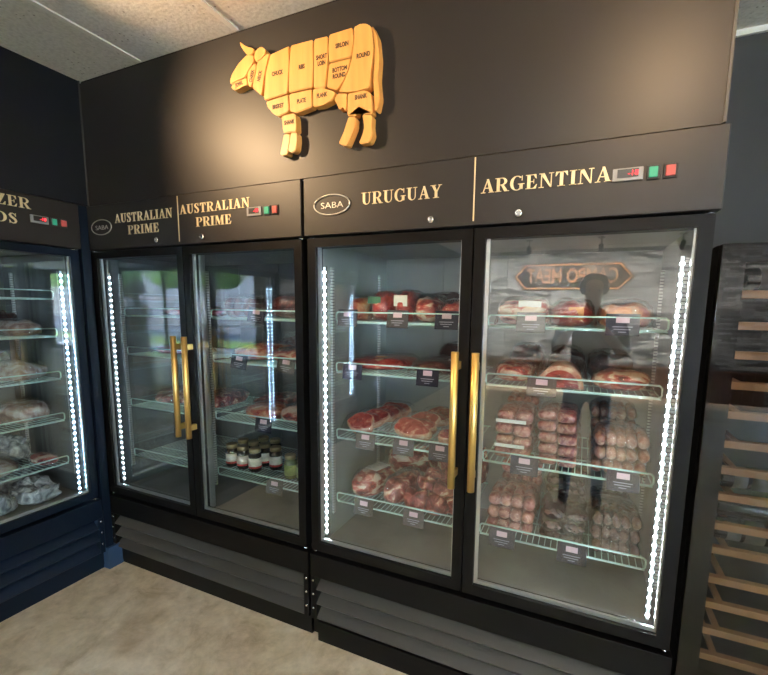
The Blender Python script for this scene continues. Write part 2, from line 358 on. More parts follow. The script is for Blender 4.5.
GLYPH = {
 'I': (42, [R(11, 0, 31, 100), R(0, 0, 42, 5), R(0, 95, 42, 100)]),
 'L': (70, [R(10, 0, 30, 100), R(0, 95, 42, 100), R(0, 0, 64, 5), [(46, 5), (64, 5), (68, 32), (64, 32)]]),
 'T': (76, [R(28, 0, 48, 100), R(4, 94, 72, 100), R(16, 0, 60, 5), [(2, 70), (6, 70), (20, 94), (4, 94)], [(74, 70), (70, 70), (56, 94), (72, 94)]]),
 'E': (74, [R(10, 0, 30, 100), R(0, 95, 64, 100), R(0, 0, 64, 5), R(30, 48, 50, 53), [(48, 95), (64, 95), (66, 70), (62, 70)], [(48, 5), (64, 5), (70, 30), (66, 30)], R(48, 36, 52, 66)]),
 'F': (68, [R(10, 0, 30, 100), R(0, 95, 62, 100), R(0, 0, 42, 5), R(30, 48, 50, 53), [(46, 95), (62, 95), (65, 70), (61, 70)], R(48, 36, 52, 66)]),
 'A': (86, [[(10, 0), (17, 0), (44, 92), (40, 100)], [(36, 100), (50, 100), (82, 0), (58, 0)], R(22, 32, 62, 38), R(0, 0, 30, 5), R(50, 0, 88, 5)]),
 'N': (88, [R(12, 0, 18, 100), [(6, 100), (32, 100), (76, 0), (68, 0)], R(70, 0, 76, 100), R(0, 0, 30, 5), R(0, 95, 28, 100), R(58, 95, 88, 100)]),
 'M': (108, [R(12, 0, 18, 100), [(8, 100), (34, 100), (60, 22), (50, 0)], [(50, 0), (56, 10), (84, 100), (78, 100)], R(76, 0, 96, 100), R(0, 0, 30, 5), R(0, 95, 30, 100), R(66, 0, 106, 5), R(76, 95, 106, 100)]),
 'U': (86, [R(12, 32, 32, 100), R(66, 32, 72, 100)] + ring(42, 32, (30, 33), (17, 27), 180, 360, 7, 0) + [R(0, 95, 44, 100), R(54, 95, 84, 100)]),
 'Y': (84, [[(8, 100), (31, 100), (52, 48), (34, 48)], [(70, 100), (76, 100), (52, 44), (46, 52)], R(33, 0, 53, 52), R(0, 95, 42, 100), R(58, 95, 86, 100), R(21, 0, 65, 5)]),
 'R': (86, [R(10, 0, 30, 100), R(0, 95, 44, 100), R(28, 46, 46, 51), R(0, 0, 41, 5)] + ring(42, 73, (34, 27), (16, 22), -90, 90) + [[(36, 50), (54, 50), (84, 0), (60, 0)], R(68, 0, 90, 5)]),
 'P': (76, [R(10, 0, 30, 100), R(0, 95, 44, 100), R(28, 46, 44, 51), R(0, 0, 42, 5)] + ring(42, 73, (34, 27), (16, 22), -90, 90)),
 'D': (86, [R(10, 0, 30, 100), R(0, 95, 40, 100), R(0, 0, 40, 5)] + ring(38, 50, (44, 50), (23, 45), -90, 90)),
 'O': (90, ring(44, 50, (42, 52), (22, 47), 0, 360, n=26)),
 'G': (92, ring(46, 50, (44, 52), (24, 47), 48, 318, n=20) + [R(62, 6, 82, 42), R(52, 40, 92, 45), [(74, 66), (79, 66), (79, 101), (75, 101)]]),
 'S': (64, ribbon([(51, 74, 5), (45, 88, 7), (33, 98, 7), (19, 94, 12), (12, 80, 18), (20, 64, 19), (32, 53, 20), (45, 41, 19), (52, 24, 17), (45, 7, 12), (31, 1, 7), (17, 8, 7), (9, 25, 5)]) + [R(50, 68, 54, 101), R(6, -2, 10, 32)]),
 'Z': (76, [R(6, 95, 70, 100), R(4, 0, 70, 5), [(44, 95), (70, 95), (30, 5), (4, 5)], [(4, 70), (8, 70), (24, 95), (6, 95)], [(72, 32), (68, 32), (50, 5), (70, 5)]]),
}
def roman(name, word, x0, x1, z0, z1, mat, parent, y=-0.002):
    total = sum(GLYPH[c][0] + 7 for c in word) - 7
    sx = (x1 - x0) / total; sz = (z1 - z0) / 100.0
    bm = B(); cur = 0
    for c in word:
        w, polys = GLYPH[c]
        for p in polys: prism(bm, [(x0 + (cur + a) * sx, z0 + b * sz) for a, b in p], y, 0.0)
        cur += w + 7
    return obj(name, bm, mat, parent)

# ------------------------------------------------------------------ freezers
W = 1.377
Z_TOP, Z_HEAD, Z_DTOP, Z_DBOT, Z_GT, Z_GB = 2.004, 1.783, 1.776, 0.436, 1.741, 0.476
SH = [1.442, 1.224, 0.925, 0.625]
def shelf_mesh(x0, x1, z, y0=0.135, y1=0.63):
    bm = B(); r = 0.0024; up = 0.041
    def loop_guard():
        c = 0.008; yf = y0 - 0.004
        pts = [(x0 + c, yf, z), (x1 - c, yf, z), (x1, yf, z + c), (x1, yf, z + up - c), (x1 - c, yf, z + up), (x0 + c, yf, z + up), (x0, yf, z + up - c), (x0, yf, z + c)]
        for a, b in zip(pts, pts[1:] + pts[:1]): tube(bm, [a, b], 0.0034, 6)
    loop_guard()
    for y in (y0, y0 + 0.17, y0 + 0.34, y1): tube(bm, [(x0, y, z - 0.004), (x1, y, z - 0.004)], 0.0030, 6)
    n = int((x1 - x0) / 0.0215)
    for i in range(n + 1):
        x = x0 + 0.003 + (x1 - x0 - 0.006) * i / n
        tube(bm, [(x, y0, z), (x, y1, z)], 0.0016, 4)
    return bm
def freezer(label, loc, rotz, header, shelves=SH, led=(True, True, True), bright='led_white', kick=(0.0, 0.035), displays=None, badge=True, metal='metal_black', louver='louver_metal', liner='liner'):
    f = thing('display_freezer', label, 'freezer', loc, rotz, None)
    D = 0.75
    # outer shell (hollow)
    bm = B()
    box(bm, 0.002, 0.062, 0.10, 0.03, D, 1.99); box(bm, W - 0.03, 0.062, 0.10, W - 0.002, D, 1.99)
    box(bm, 0.03, 0.71, 0.10, W - 0.03, D, 1.99); box(bm, 0.03, 0.062, 1.775, W - 0.03, 0.71, 1.99); box(bm, 0.03, 0.095, 0.10, W - 0.03, 0.71, 0.44)
    obj('cabinet_body', bm, metal, f)
    bm = B()
    box(bm, 0.03, 0.062, 0.45, 0.038, 0.70, 1.765); box(bm, W - 0.038, 0.062, 0.45, W - 0.03, 0.70, 1.765)
    box(bm, 0.03, 0.69, 0.45, W - 0.03, 0.71, 1.765); box(bm, 0.03, 0.062, 1.765, W - 0.03, 0.71, 1.775)
    for k in range(1, 4): box(bm, 0.038 + k * 0.325, 0.686, 0.45, 0.042 + k * 0.325, 0.69, 1.765)
    obj('interior_liner', bm, liner, f)
    bm = B(); box(bm, 0.03, 0.062, 0.44, W - 0.03, 0.70, 0.452); obj('interior_floor', bm, 'liner_floor', f)
    bm = B(); box(bm, W / 2 - 0.028, 0.064, 0.452, W / 2 + 0.028, 0.115, 1.765, 0.004); obj('center_post', bm, 'aluminium', f)
    # header
    bm = B(); box(bm, 0.0, 0.0, Z_HEAD, W, 0.058, Z_TOP, 0.003)
    h = obj('header_panel', bm, 'panel_black', f)
    for wd, x0, x1, z0, z1 in header: roman('gold_lettering', wd, x0, x1, z0, z1, 'gold_letter', h)
    bm = B(); box(bm, W / 2 - 0.0022, -0.0015, Z_HEAD + 0.014, W / 2 + 0.0022, 0.0, Z_TOP - 0.004); obj('gold_divider', bm, 'gold_letter', h)
    if displays:
        (a0, a1), (g0, g1), (r0, r1) = displays; z0, z1 = 1.879, 1.915
        bm = B(); box(bm, a0, -0.006, z0, a1, 0.0, z1, 0.002)
        d = obj('temperature_display', bm, 'plastic_grey', h)
        s = (a1 - a0)
        bm = B(); box(bm, a0 + s * 0.16, -0.0075, z0 + 0.009, a1 - s * 0.16, -0.005, z1 - 0.004); obj('display_window', bm, 'plastic_black', h)
        text_obj('display_digits', '-18', 0.021, 'digit_red', h, (a1 - s * 0.33, -0.0079, (z0 + z1) / 2 + 0.002), 0.0004, sx=min(1.0, s / 0.08))
        for nm, (b0, b1), mt in (('power_switch', (g0, g1), 'switch_green'), ('lamp_switch', (r0, r1), 'switch_red')):
            bm = B(); box(bm, b0, -0.004, z0 - 0.003, b1, 0.0, z1 + 0.001, 0.002); obj('switch_housing', bm, 'plastic_black', h)
            w = b1 - b0
            bm = B(); box(bm, b0 + w * 0.16, -0.009, z0 + 0.003, b1 - w * 0.16, -0.003, z1 - 0.004, 0.002)
            sw = obj(nm, bm, mt, h)
    if badge:
        bm = B(); pts = [(0.132 + 0.080 * math.cos(t), -0.003, 1.894 + 0.037 * math.sin(t)) for t in [2 * PI * k / 40 for k in range(40)]]
        tube(bm, pts, 0.0026, 6, closed=True)
        bm2 = bm
        obj('oval_badge', bm2, 'silver_badge', h)
        me = sans('SABA', 0.036, 0.001, bold=-0.0005); me.materials.append(MATS['silver_badge'])
        o = obj('badge_lettering', me, None, h, (0.132, -0.001, 1.892)); o.scale = (1.22, 1, 0.9)
    for x in (0.538, 0.836):
        bm = B(); lathe(bm, [(0.0125, 0.0), (0.0125, -0.006), (0.010, -0.009), (0.006, -0.009), (0.0055, -0.0075)][::1], 18, (x, 0, 1.811), 'y'); obj('door_lock', bm, 'chrome', h)
    # doors
    for s, (a, b) in enumerate(((0.006, W / 2 - 0.003), (W / 2 + 0.003, W - 0.010))):
        y0, y1 = 0.013, 0.055; st = 0.0385
        g0, g1 = a + st, b - st
        bm = B()
        # four mitred frame members
        for (p, q) in (((a, g0), (Z_DBOT, Z_DTOP)),):
            pass
        def member(poly): prism(bm, poly, y0, y1)
        member([(a, Z_DBOT), (g0, Z_GB), (g0, Z_GT), (a, Z_DTOP)]); member([(b, Z_DBOT), (b, Z_DTOP), (g1, Z_GT), (g1, Z_GB)])
        member([(a, Z_DTOP), (g0, Z_GT), (g1, Z_GT), (b, Z_DTOP)]); member([(a, Z_DBOT), (b, Z_DBOT), (g1, Z_GB), (g0, Z_GB)])
        d = obj('glass_door', bm, metal, f)
        bm = B(); box(bm, g0 - 0.004, 0.022, Z_GB - 0.004, g1 + 0.004, 0.046, Z_GT + 0.004); obj('glass_pane', bm, 'door_glass', d)
        bm = B(); t = 0.013
        for q in ((g0, Z_GB, g0 + t, Z_GT), (g1 - 0.006, Z_GB, g1, Z_GT), (g0 + t, Z_GB, g1 - 0.006, Z_GB + t)):
            box(bm, q[0], 0.029, q[1], q[2], 0.039, q[3])
        obj('spacer_bar', bm, 'aluminium', d)
        bm = B()
        for q in ((a + 0.01, Z_DBOT + 0.01, g0, Z_DTOP - 0.01), (g1, Z_DBOT + 0.01, b - 0.01, Z_DTOP - 0.01), (g0, Z_DBOT + 0.01, g1, Z_GB), (g0, Z_GT, g1, Z_DTOP - 0.01)):
            box(bm, q[0], 0.055, q[1], q[2], 0.064, q[3])
        obj('door_gasket', bm, 'dark_void', d)
        hx = 0.6485 if s == 0 else 0.7205
        bm = B(); tube(bm, [(hx, -0.032, 0.862), (hx, -0.032, 1.356)], 0.0135, 16)
        hd = obj('brass_handle', bm, 'brass', d)
        sx = hx + (0.003 if s == 0 else -0.003)
        for z in (0.912, 1.306):
            bm = B(); box(bm, sx - 0.009, -0.032, z - 0.014, sx + 0.009, 0.013, z + 0.014, 0.002)
            obj('handle_post', bm, 'brass', d)
        hxx = (a + 0.012) if s == 0 else (b - 0.012)
        for z in (Z_DBOT - 0.008, Z_DTOP + 0.0035):
            bm = B(); lathe(bm, [(0.008, z - 0.003), (0.008, z + 0.003)], 12, (hxx, 0.026, 0)); box(bm, hxx - 0.011, 0.026, z - 0.002, hxx + 0.011, 0.05, z + 0.002)
            obj('hinge_pin', bm, 'chrome', d)
        # shelves of this half
        sx0, sx1 = (0.066, 0.652) if s == 0 else (0.725, 1.298)
        for z in shelves: obj('wire_shelf', shelf_mesh(sx0, sx1, z), 'wire_mint', f)
        if led[s]:
            lx = 0.046 if s == 0 else W - 0.068
            bm = B(); box(bm, lx - 0.0065, 0.075, 0.48, lx + 0.0065, 0.084, 1.672); ls = obj('led_strip', bm, 'led_strip_body', f)
            bm = B(); box(bm, lx - 0.0042, 0.0715, 0.486, lx + 0.0042, 0.0748, 1.668); obj('led_tape', bm, bright, ls)
    for x0 in (0.040, W - 0.052):
        for y in (0.125, 0.58):
            bm = B(); box(bm, x0, y, 0.56, x0 + 0.012, y + 0.014, 1.67); obj('shelf_pilaster', bm, 'pilaster', f)
    for y in (0.125,):
        for x0 in (W / 2 - 0.026, W / 2 + 0.010):
            bm = B(); box(bm, x0, y, 0.56, x0 + 0.012, y + 0.014, 1.67); obj('shelf_pilaster', bm, 'pilaster', f)
    # louvred plinth
    bm = B()
    zs = [0.418, 0.310, 0.243, 0.176, 0.100]
    box(bm, 0.0, 0.008, 0.31, W, 0.058, 0.418, 0.002); box(bm, 0.0, 0.03, 0.02, W, 0.058, 0.104)
    box(bm, 0.0, 0.008, 0.104, 0.030, 0.058, 0.31); box(bm, W - 0.024, 0.008, 0.104, W, 0.058, 0.31)
    g = obj('louver_grille', bm, metal, f)
    for zt, zb in ((0.312, 0.246), (0.243, 0.177), (0.174, 0.106)):
        bm = B()
        v = [(0.030, 0.080, zt), (0.030, 0.008, zb + 0.006), (0.030, 0.011, zb), (0.030, 0.086, zt)]
        a = [bm.verts.new(p) for p in v]; b = [bm.verts.new((W - 0.024, p[1], p[2])) for p in v]
        bm.faces.new(a); bm.faces.new(b[::-1])
        for i in range(4): bm.faces.new([a[i], b[i], b[(i + 1) % 4], a[(i + 1) % 4]])
        obj('louver_blade', bm, louver, g)
    bm = B(); box(bm, 0.030, 0.088, 0.104, W - 0.024, 0.092, 0.31); obj('grille_backing', bm, 'dark_void', g)
    for x in (0.014, W - 0.011):
        for z in (0.292, 0.226, 0.158):
            bm = B(); lathe(bm, [(0.0055, 0.008), (0.0055, 0.006), (0.003, 0.0045)], 10, (x, 0, z), 'y'); obj('screw', bm, 'chrome', g)
    bm = B(); box(bm, kick[0], kick[1], 0.0, W, kick[1] + 0.03, 0.094); obj('kick_plate', bm, metal, f)
    for x in (0.12, W - 0.12):
        for y in (0.16, 0.64):
            bm = B(); lathe(bm, [(0.025, 0.0), (0.025, 0.012), (0.012, 0.014), (0.012, 0.10)], 12, (x, y, 0)); obj('leveling_foot', bm, metal, f)
    return f

AX = -1.390
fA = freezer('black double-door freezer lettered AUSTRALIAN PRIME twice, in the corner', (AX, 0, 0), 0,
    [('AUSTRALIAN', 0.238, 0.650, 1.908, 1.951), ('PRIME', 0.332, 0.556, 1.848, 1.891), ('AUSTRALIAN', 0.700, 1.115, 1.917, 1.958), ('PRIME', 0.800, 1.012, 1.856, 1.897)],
    led=(True, False), bright='led_dim', liner='liner_shaded', displays=((1.102, 1.179), (1.191, 1.227), (1.233, 1.268)))
fB = freezer('black double-door freezer lettered URUGUAY and ARGENTINA below the wooden cow', (0, 0, 0), 0,
    [('URUGUAY', 0.262, 0.574, 1.883, 1.926), ('ARGENTINA', 0.711, 1.097, 1.883, 1.926)],
    kick=(0.035, 0.012), displays=((1.100, 1.180), (1.188, 1.221), (1.229, 1.264)))
CY = -1.425; CX = -1.359
SC = [1.527, 1.332, 1.105, 0.880, 0.640]
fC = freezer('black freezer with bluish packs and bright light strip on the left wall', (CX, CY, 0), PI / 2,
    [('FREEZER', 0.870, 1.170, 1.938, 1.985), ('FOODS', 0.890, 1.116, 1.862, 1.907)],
    shelves=SC, bright='led_blue', liner='liner_shaded', metal='metal_navy', louver='louver_navy', displays=((1.164, 1.238), (1.247, 1.277), (1.285, 1.320)))
fD = freezer('second black freezer along the left wall, seen only in the door reflections', (CX, CY - W - 0.008, 0), PI / 2, [], shelves=SH, bright='led_blue', liner='liner_shaded')

# ------------------------------------------------------------------ room
CZ = 2.612
bm = B(); box(bm, -2.4, -7.4, -0.12, 13.2, 0.9, 0.0); struct('floor', bm, 'concrete')
bm = B(); box(bm, -2.4, -7.4, CZ, 13.2, 0.9, CZ + 0.1); struct('ceiling', bm, 'ceiling_tile')
bm = B(); box(bm, -1.50, 0.004, Z_TOP + 0.002, 1.363, 0.03, CZ - 0.012); box(bm, 1.337, 0.03, Z_TOP + 0.002, 1.363, 0.77, CZ - 0.012); struct('wall_back', bm, 'panel_black')
bm = B(); box(bm, 1.330, 0.035, CZ - 0.012, 1.337, 0.76, CZ); box(bm, -1.355, 0.012, CZ - 0.012, 1.337, 0.03, CZ); struct('trim_1', bm, 'dark_void')
bm = B(); box(bm, 1.357, 0.000, Z_TOP + 0.004, 1.365, 0.012, CZ - 0.014); struct('trim_2', bm, 'louver_metal')
bm = B(); box(bm, -2.3, 0.77, 0.0, 13.1, 0.88, CZ); struct('wall_rear', bm, 'wall_grey')
bm = B(); box(bm, 1.365, 0.758, CZ - 0.022, 13.0, 0.77, CZ); struct('trim_3', bm, 'paper_white')
bm = B(); box(bm, -1.48, -7.0, Z_TOP + 0.002, -1.359, 0.004, CZ); box(bm, -1.48, -7.0, 0.0, -1.359, -2.825, Z_TOP + 0.002); struct('wall_left', bm, 'wall_dark')
bm = B(); box(bm, -2.35, -7.0, 0.0, -2.2, 0.77, CZ); struct('wall_outer', bm, 'wall_dark')
bm = B(); tube(bm, [(-1.357, 0.002, Z_TOP), (-1.357, 0.002, CZ)], 0.004, 6); struct('trim_4', bm, 'louver_metal')
bm = B(); box(bm, -1.390, -0.044, 0.10, -1.366, -0.003, Z_TOP); struct('trim_5', bm, 'metal_navy')
bm = B(); box(bm, -1.43, -0.046, 0.0, -1.345, 0.033, 0.125); struct('trim_6', bm, 'filler_navy')
# ceiling grid
k = 7
for x in [-0.90 + 0.585 * i for i in range(24)]:
    bm = B(); box(bm, x - 0.012, -7.0, CZ - 0.006, x + 0.012, -0.001 if x < 1.36 else 0.76, CZ + 0.002); struct('trim_%d' % k, bm, 'paper_white'); k += 1
for y in (-1.72, -2.93, -4.14, -5.35, -6.56):
    bm = B(); box(bm, -1.35, y - 0.012, CZ - 0.0055, 13.0, y + 0.012, CZ + 0.001); struct('trim_%d' % k, bm, 'paper_white'); k += 1
bm = B(); box(bm, -1.48, -7.1, 0.0, 3.9, -7.0, CZ); struct('wall_front', bm, 'stone')
bm = B(); box(bm, 13.0, -7.1, 0.0, 13.1, 0.77, CZ); struct('wall_right', bm, 'wall_grey')
bm = B(); box(bm, 3.9, -7.1, 0.0, 13.0, -7.0, 0.10); box(bm, 3.9, -7.1, 2.48, 13.0, -7.0, CZ); box(bm, 3.9, -7.1, 0.10, 3.98, -7.0, 2.48)
for x in (5.45, 7.35, 9.2, 11.1): box(bm, x - 0.035, -7.09, 0.10, x + 0.035, -7.01, 2.48)
box(bm, 12.92, -7.1, 0.1, 13.0, -7.0, 2.48)
wf = struct('window_1', bm, 'metal_black')
bm = B(); box(bm, 3.98, -7.06, 0.10, 12.92, -7.05, 2.48); obj('window_pane', bm, 'window_glass', wf)

# ------------------------------------------------------------------ wooden cow butchery chart
COW = {
'horn':[(-0.275,2.543),(-0.262,2.534),(-0.239,2.514),(-0.218,2.511),(-0.203,2.502),(-0.200,2.491),(-0.213,2.483),(-0.228,2.482),(-0.241,2.491),(-0.257,2.510),(-0.271,2.530)],
'ear':[(-0.200,2.485),(-0.188,2.499),(-0.168,2.504),(-0.151,2.494),(-0.141,2.475),(-0.157,2.465),(-0.178,2.453),(-0.193,2.453),(-0.202,2.466),(-0.203,2.477)],
'head':[(-0.241,2.489),(-0.228,2.480),(-0.213,2.480),(-0.204,2.479),(-0.202,2.453),(-0.220,2.446),(-0.236,2.428),(-0.246,2.410),(-0.262,2.407),(-0.293,2.404),(-0.322,2.396),(-0.332,2.399),(-0.333,2.413),(-0.317,2.434),(-0.284,2.463)],
'jaw':[(-0.245,2.406),(-0.239,2.376),(-0.263,2.377),(-0.291,2.370),(-0.313,2.371),(-0.327,2.382),(-0.325,2.391),(-0.296,2.400)],
'cheek':[(-0.201,2.450),(-0.192,2.444),(-0.197,2.420),(-0.209,2.392),(-0.221,2.366),(-0.236,2.374),(-0.242,2.407),(-0.233,2.427),(-0.218,2.443)],
'neck':[(-0.190,2.449),(-0.176,2.451),(-0.140,2.472),(-0.124,2.466),(-0.142,2.431),(-0.158,2.383),(-0.169,2.333),(-0.174,2.329),(-0.217,2.365),(-0.205,2.391),(-0.193,2.419)],
'chuck':[(-0.123,2.465),(-0.031,2.477),(-0.035,2.396),(-0.043,2.314),(-0.154,2.306),(-0.160,2.319),(-0.145,2.401)],
'ribs':[(-0.024,2.477),(0.078,2.475),(0.078,2.390),(0.073,2.313),(-0.038,2.314),(-0.032,2.396)],
'short_loin':[(0.083,2.475),(0.143,2.473),(0.142,2.401),(0.131,2.302),(0.078,2.310)],
'sirloin':[(0.148,2.476),(0.246,2.478),(0.251,2.441),(0.241,2.384),(0.147,2.384),(0.146,2.433)],
'bottom_round':[(0.147,2.380),(0.240,2.380),(0.227,2.342),(0.204,2.307),(0.183,2.284),(0.136,2.302),(0.144,2.342)],
'round':[(0.251,2.478),(0.282,2.482),(0.301,2.478),(0.319,2.465),(0.329,2.450),(0.331,2.382),(0.320,2.320),(0.316,2.269),(0.268,2.266),(0.220,2.271),(0.186,2.279),(0.209,2.303),(0.231,2.341),(0.245,2.381),(0.255,2.440)],
'tail':[(0.325,2.467),(0.346,2.425),(0.354,2.357),(0.349,2.291),(0.357,2.230),(0.347,2.190),(0.336,2.191),(0.336,2.226),(0.331,2.287),(0.336,2.361),(0.334,2.421)],
'brisket':[(-0.150,2.300),(-0.041,2.308),(-0.037,2.247),(-0.089,2.237),(-0.117,2.252),(-0.139,2.277)],
'plate':[(-0.036,2.309),(0.070,2.308),(0.071,2.246),(0.000,2.236),(-0.034,2.247)],
'flank':[(0.075,2.308),(0.117,2.303),(0.167,2.282),(0.177,2.275),(0.162,2.255),(0.116,2.243),(0.074,2.245)],
'udder':[(0.167,2.254),(0.183,2.273),(0.224,2.266),(0.222,2.210),(0.211,2.211),(0.206,2.228),(0.197,2.218),(0.185,2.221),(0.185,2.237)],
'hind_shank':[(0.226,2.265),(0.291,2.266),(0.315,2.256),(0.323,2.240),(0.328,2.180),(0.286,2.189),(0.272,2.221),(0.261,2.184),(0.224,2.191)],
'hind_foot':[(0.228,2.187),(0.259,2.182),(0.257,2.150),(0.240,2.118),(0.222,2.087),(0.190,2.099),(0.188,2.108),(0.208,2.134),(0.219,2.159)],
'hind_foot ':[(0.286,2.186),(0.326,2.178),(0.324,2.140),(0.329,2.111),(0.316,2.088),(0.278,2.087),(0.272,2.096),(0.293,2.119),(0.295,2.144)],
'fore_shank':[(-0.076,2.236),(-0.012,2.237),(-0.005,2.222),(-0.003,2.170),(-0.066,2.172),(-0.067,2.186)],
'fore_foot':[(-0.066,2.168),(-0.038,2.166),(-0.034,2.150),(-0.047,2.121),(-0.048,2.090),(-0.076,2.091),(-0.086,2.098),(-0.075,2.125)],
'fore_foot ':[(-0.034,2.169),(-0.003,2.167),(-0.001,2.140),(-0.007,2.104),(-0.023,2.096),(-0.043,2.102),(-0.046,2.112),(-0.031,2.138)],
}
COWTXT = {'jaw': [('JOWL', -0.284, 2.388, -0.15)], 'cheek': [('CHEEK', -0.217, 2.405, -1.25)], 'neck': [('NECK', -0.178, 2.398, -1.25)], 'chuck': [('CHUCK', -0.092, 2.392, 0)], 'ribs': [('RIBS', 0.022, 2.392, 0)],
 'short_loin': [('SHORT', 0.110, 2.408, 0), ('LOIN', 0.110, 2.387, 0)], 'sirloin': [('SIRLOIN', 0.197, 2.430, 0)], 'bottom_round': [('BOTTOM', 0.187, 2.352, 0), ('ROUND', 0.184, 2.331, 0)],
 'round': [('ROUND', 0.283, 2.379, 0)], 'brisket': [('BRISKET', -0.092, 2.273, 0)], 'plate': [('PLATE', 0.018, 2.274, 0)], 'flank': [('FLANK', 0.110, 2.278, 0)], 'hind_shank': [('SHANK', 0.273, 2.245, 0)], 'fore_shank': [('SHANK', -0.040, 2.207, 0)]}
def smooth_poly(p, it=1):
    for _ in range(it):
        q = []
        for i in range(len(p)):
            a, b = p[i], p[(i + 1) % len(p)]; d = math.hypot(b[0] - a[0], b[1] - a[1]); t = min(0.22, 0.005 / max(d, 1e-6))
            q += [(a[0] + (b[0] - a[0]) * t, a[1] + (b[1] - a[1]) * t), (b[0] + (a[0] - b[0]) * t, b[1] + (a[1] - b[1]) * t)]
        p = q
    return p
cow = thing('wooden_cow', 'wooden cow butchery chart of separate cuts on the black wall above the freezers', 'wall art', (0, 0, 0))
for nm, poly in COW.items():
    poly = [(-0.338 + (x + 0.338) * 0.988, z) for x, z in poly]
    poly = smooth_poly(poly); bm = B()
    cx = sum(p[0] for p in poly) / len(poly); cz = sum(p[1] for p in poly) / len(poly)
    inner = []
    prism(bm, poly, -0.028, 0.0035)
    fr = [f for f in bm.faces if all(abs(v.co.y + 0.028) < 1e-6 for v in f.verts)]
    bmesh.ops.bevel(bm, geom=list(fr[0].edges), offset=0.0025, segments=2, affect='EDGES')
    o = obj('cut_' + nm.strip() if nm.strip() not in ('horn', 'ear', 'tail', 'udder') else nm, bm, 'cow_wood', cow)
    for t, x, z, r in COWTXT.get(nm, []):
        text_obj('burnt_lettering', t, 0.021, 'burnt_text', o, (x, -0.0283, z), 0.0006, rot=r, sx=0.70, bold=0.0007)

# ------------------------------------------------------------------ products
def blob(w, d, h, seed, nx=34, ny=18, lump=0.18, sq=0.75):
    bm = B(); rows = []
    if lump > 0.38: nx, ny = 54, 28
    for j in range(ny + 1):
        ph = -PI / 2 + PI * j / ny; row = []
        for i in range(nx):
            th = 2 * PI * i / nx
            f = lambda v, e: math.copysign(abs(v) ** e, v)
            x = f(math.cos(ph), 0.55) * f(math.cos(th), sq); y = f(math.cos(ph), 0.55) * f(math.sin(th), sq); z = f(math.sin(ph), 0.8)
            p = Vector((x * w / 2, y * d / 2, z * h / 2))
            q = Vector((x * 1.3 + seed * 3.7, y * 1.3 + seed, z * 1.3))
            n1 = noise.noise(q); n2 = noise.noise(q * 2.6)
            p += Vector((x, y, 0)).normalized() * (n1 * lump * 0.25 * min(w, d)) if (x or y) else Vector()
            p.z += (n1 * 0.9 + n2 * 0.5) * lump * h * max(0, z + 0.25)
            n3 = noise.noise(q * 5.5); p += Vector((x, y, max(z, 0))) * (abs(n3) * lump * 0.22 * min(w, h * 1.5))
            p.z = max(p.z, -h / 2 * 0.96)
            row.append(bm.verts.new((p.x, p.y, p.z + h / 2)))
        rows.append(row)
    for a, b in zip(rows, rows[1:]):
        for i in range(nx):
            bm.faces.new([a[i], a[(i + 1) % nx], b[(i + 1) % nx], b[i]])
    bmesh.ops.remove_doubles(bm, verts=bm.verts[:], dist=1e-5)
    for f_ in bm.faces: f_.smooth = True
    return bm
def film_mesh(w, d, h, seed, rim=0.013, z0=0.005):
    """clear vacuum bag: a skin just above the meat, ending in a wavy sealed rim"""
    bm = B(); n = 40; rings = []
    for k, (s, hh) in enumerate(((1.0, 0.0), (0.97, 0.35), (0.90, 0.80), (0.74, 1.03), (0.40, 1.12), (0.02, 1.12))):
        ring_ = []
        for i in range(n):
            t = 2 * PI * i / n; c = math.copysign(abs(math.cos(t)) ** 0.55, math.cos(t)); s_ = math.copysign(abs(math.sin(t)) ** 0.55, math.sin(t))
            ww = (w / 2 + (rim if k == 0 else 0.006)); dd = (d / 2 + (rim if k == 0 else 0.006))
            wob = 1 + 0.05 * noise.noise(Vector((c * 3 + seed, s_ * 3, k * 0.7)))
            z = z0 + hh * h + (0.010 * noise.noise(Vector((c * 5, s_ * 5 + seed, 3))) if k == 0 else 0.004 * noise.noise(Vector((c * 6, s_ * 6 + seed, k))))
            ring_.append(bm.verts.new((c * ww * s * wob, s_ * dd * s * wob, max(z, 0.002))))
        rings.append(ring_)
    for a, b in zip(rings, rings[1:]):
        for i in range(n):
            f = bm.faces.new([a[i], a[(i + 1) % n], b[(i + 1) % n], b[i]]); f.smooth = True
    bm.faces.new(rings[-1])
    return bm
def world(frz, p):
    return Matrix.Translation(frz.location) @ Matrix.Rotation(frz.rotation_euler.z, 4, 'Z') @ Vector(p)
SEED = [3]
def item(frz, name, label, cat, x0, x1, y0, d, z, h, mat, group=None, rot=0.0, lump=0.18, sq=0.75, film=True, part='meat', sticker=None, tilt=0.0):
    SEED[0] += 1; s = SEED[0]
    w = x1 - x0
    t = thing(name, label, cat, world(frz, ((x0 + x1) / 2, y0 + d / 2, z + 0.002)), frz.rotation_euler.z + rot, group)
    if tilt: t.rotation_euler.x = tilt
    obj(part, blob(w, d, h, s, lump=lump, sq=sq), mat, t)
    if film: obj('vacuum_film', film_mesh(w, d, h, s), 'film', t)
    if sticker:
        for (sx, sz, sw, sh, m, where) in sticker:
            bm = B()
            if where == 'front': box(bm, sx * w - sw / 2, -d * 0.47 - 0.006, sz * h - sh / 2, sx * w + sw / 2, -d * 0.47 - 0.003, sz * h + sh / 2)
            else: box(bm, sx * w - sw / 2, sz * d - sh / 2, h * 1.10 + 0.004, sx * w + sw / 2, sz * d + sh / 2, h * 1.10 + 0.0055)
            obj('label_sticker', bm, m, t)
    return t
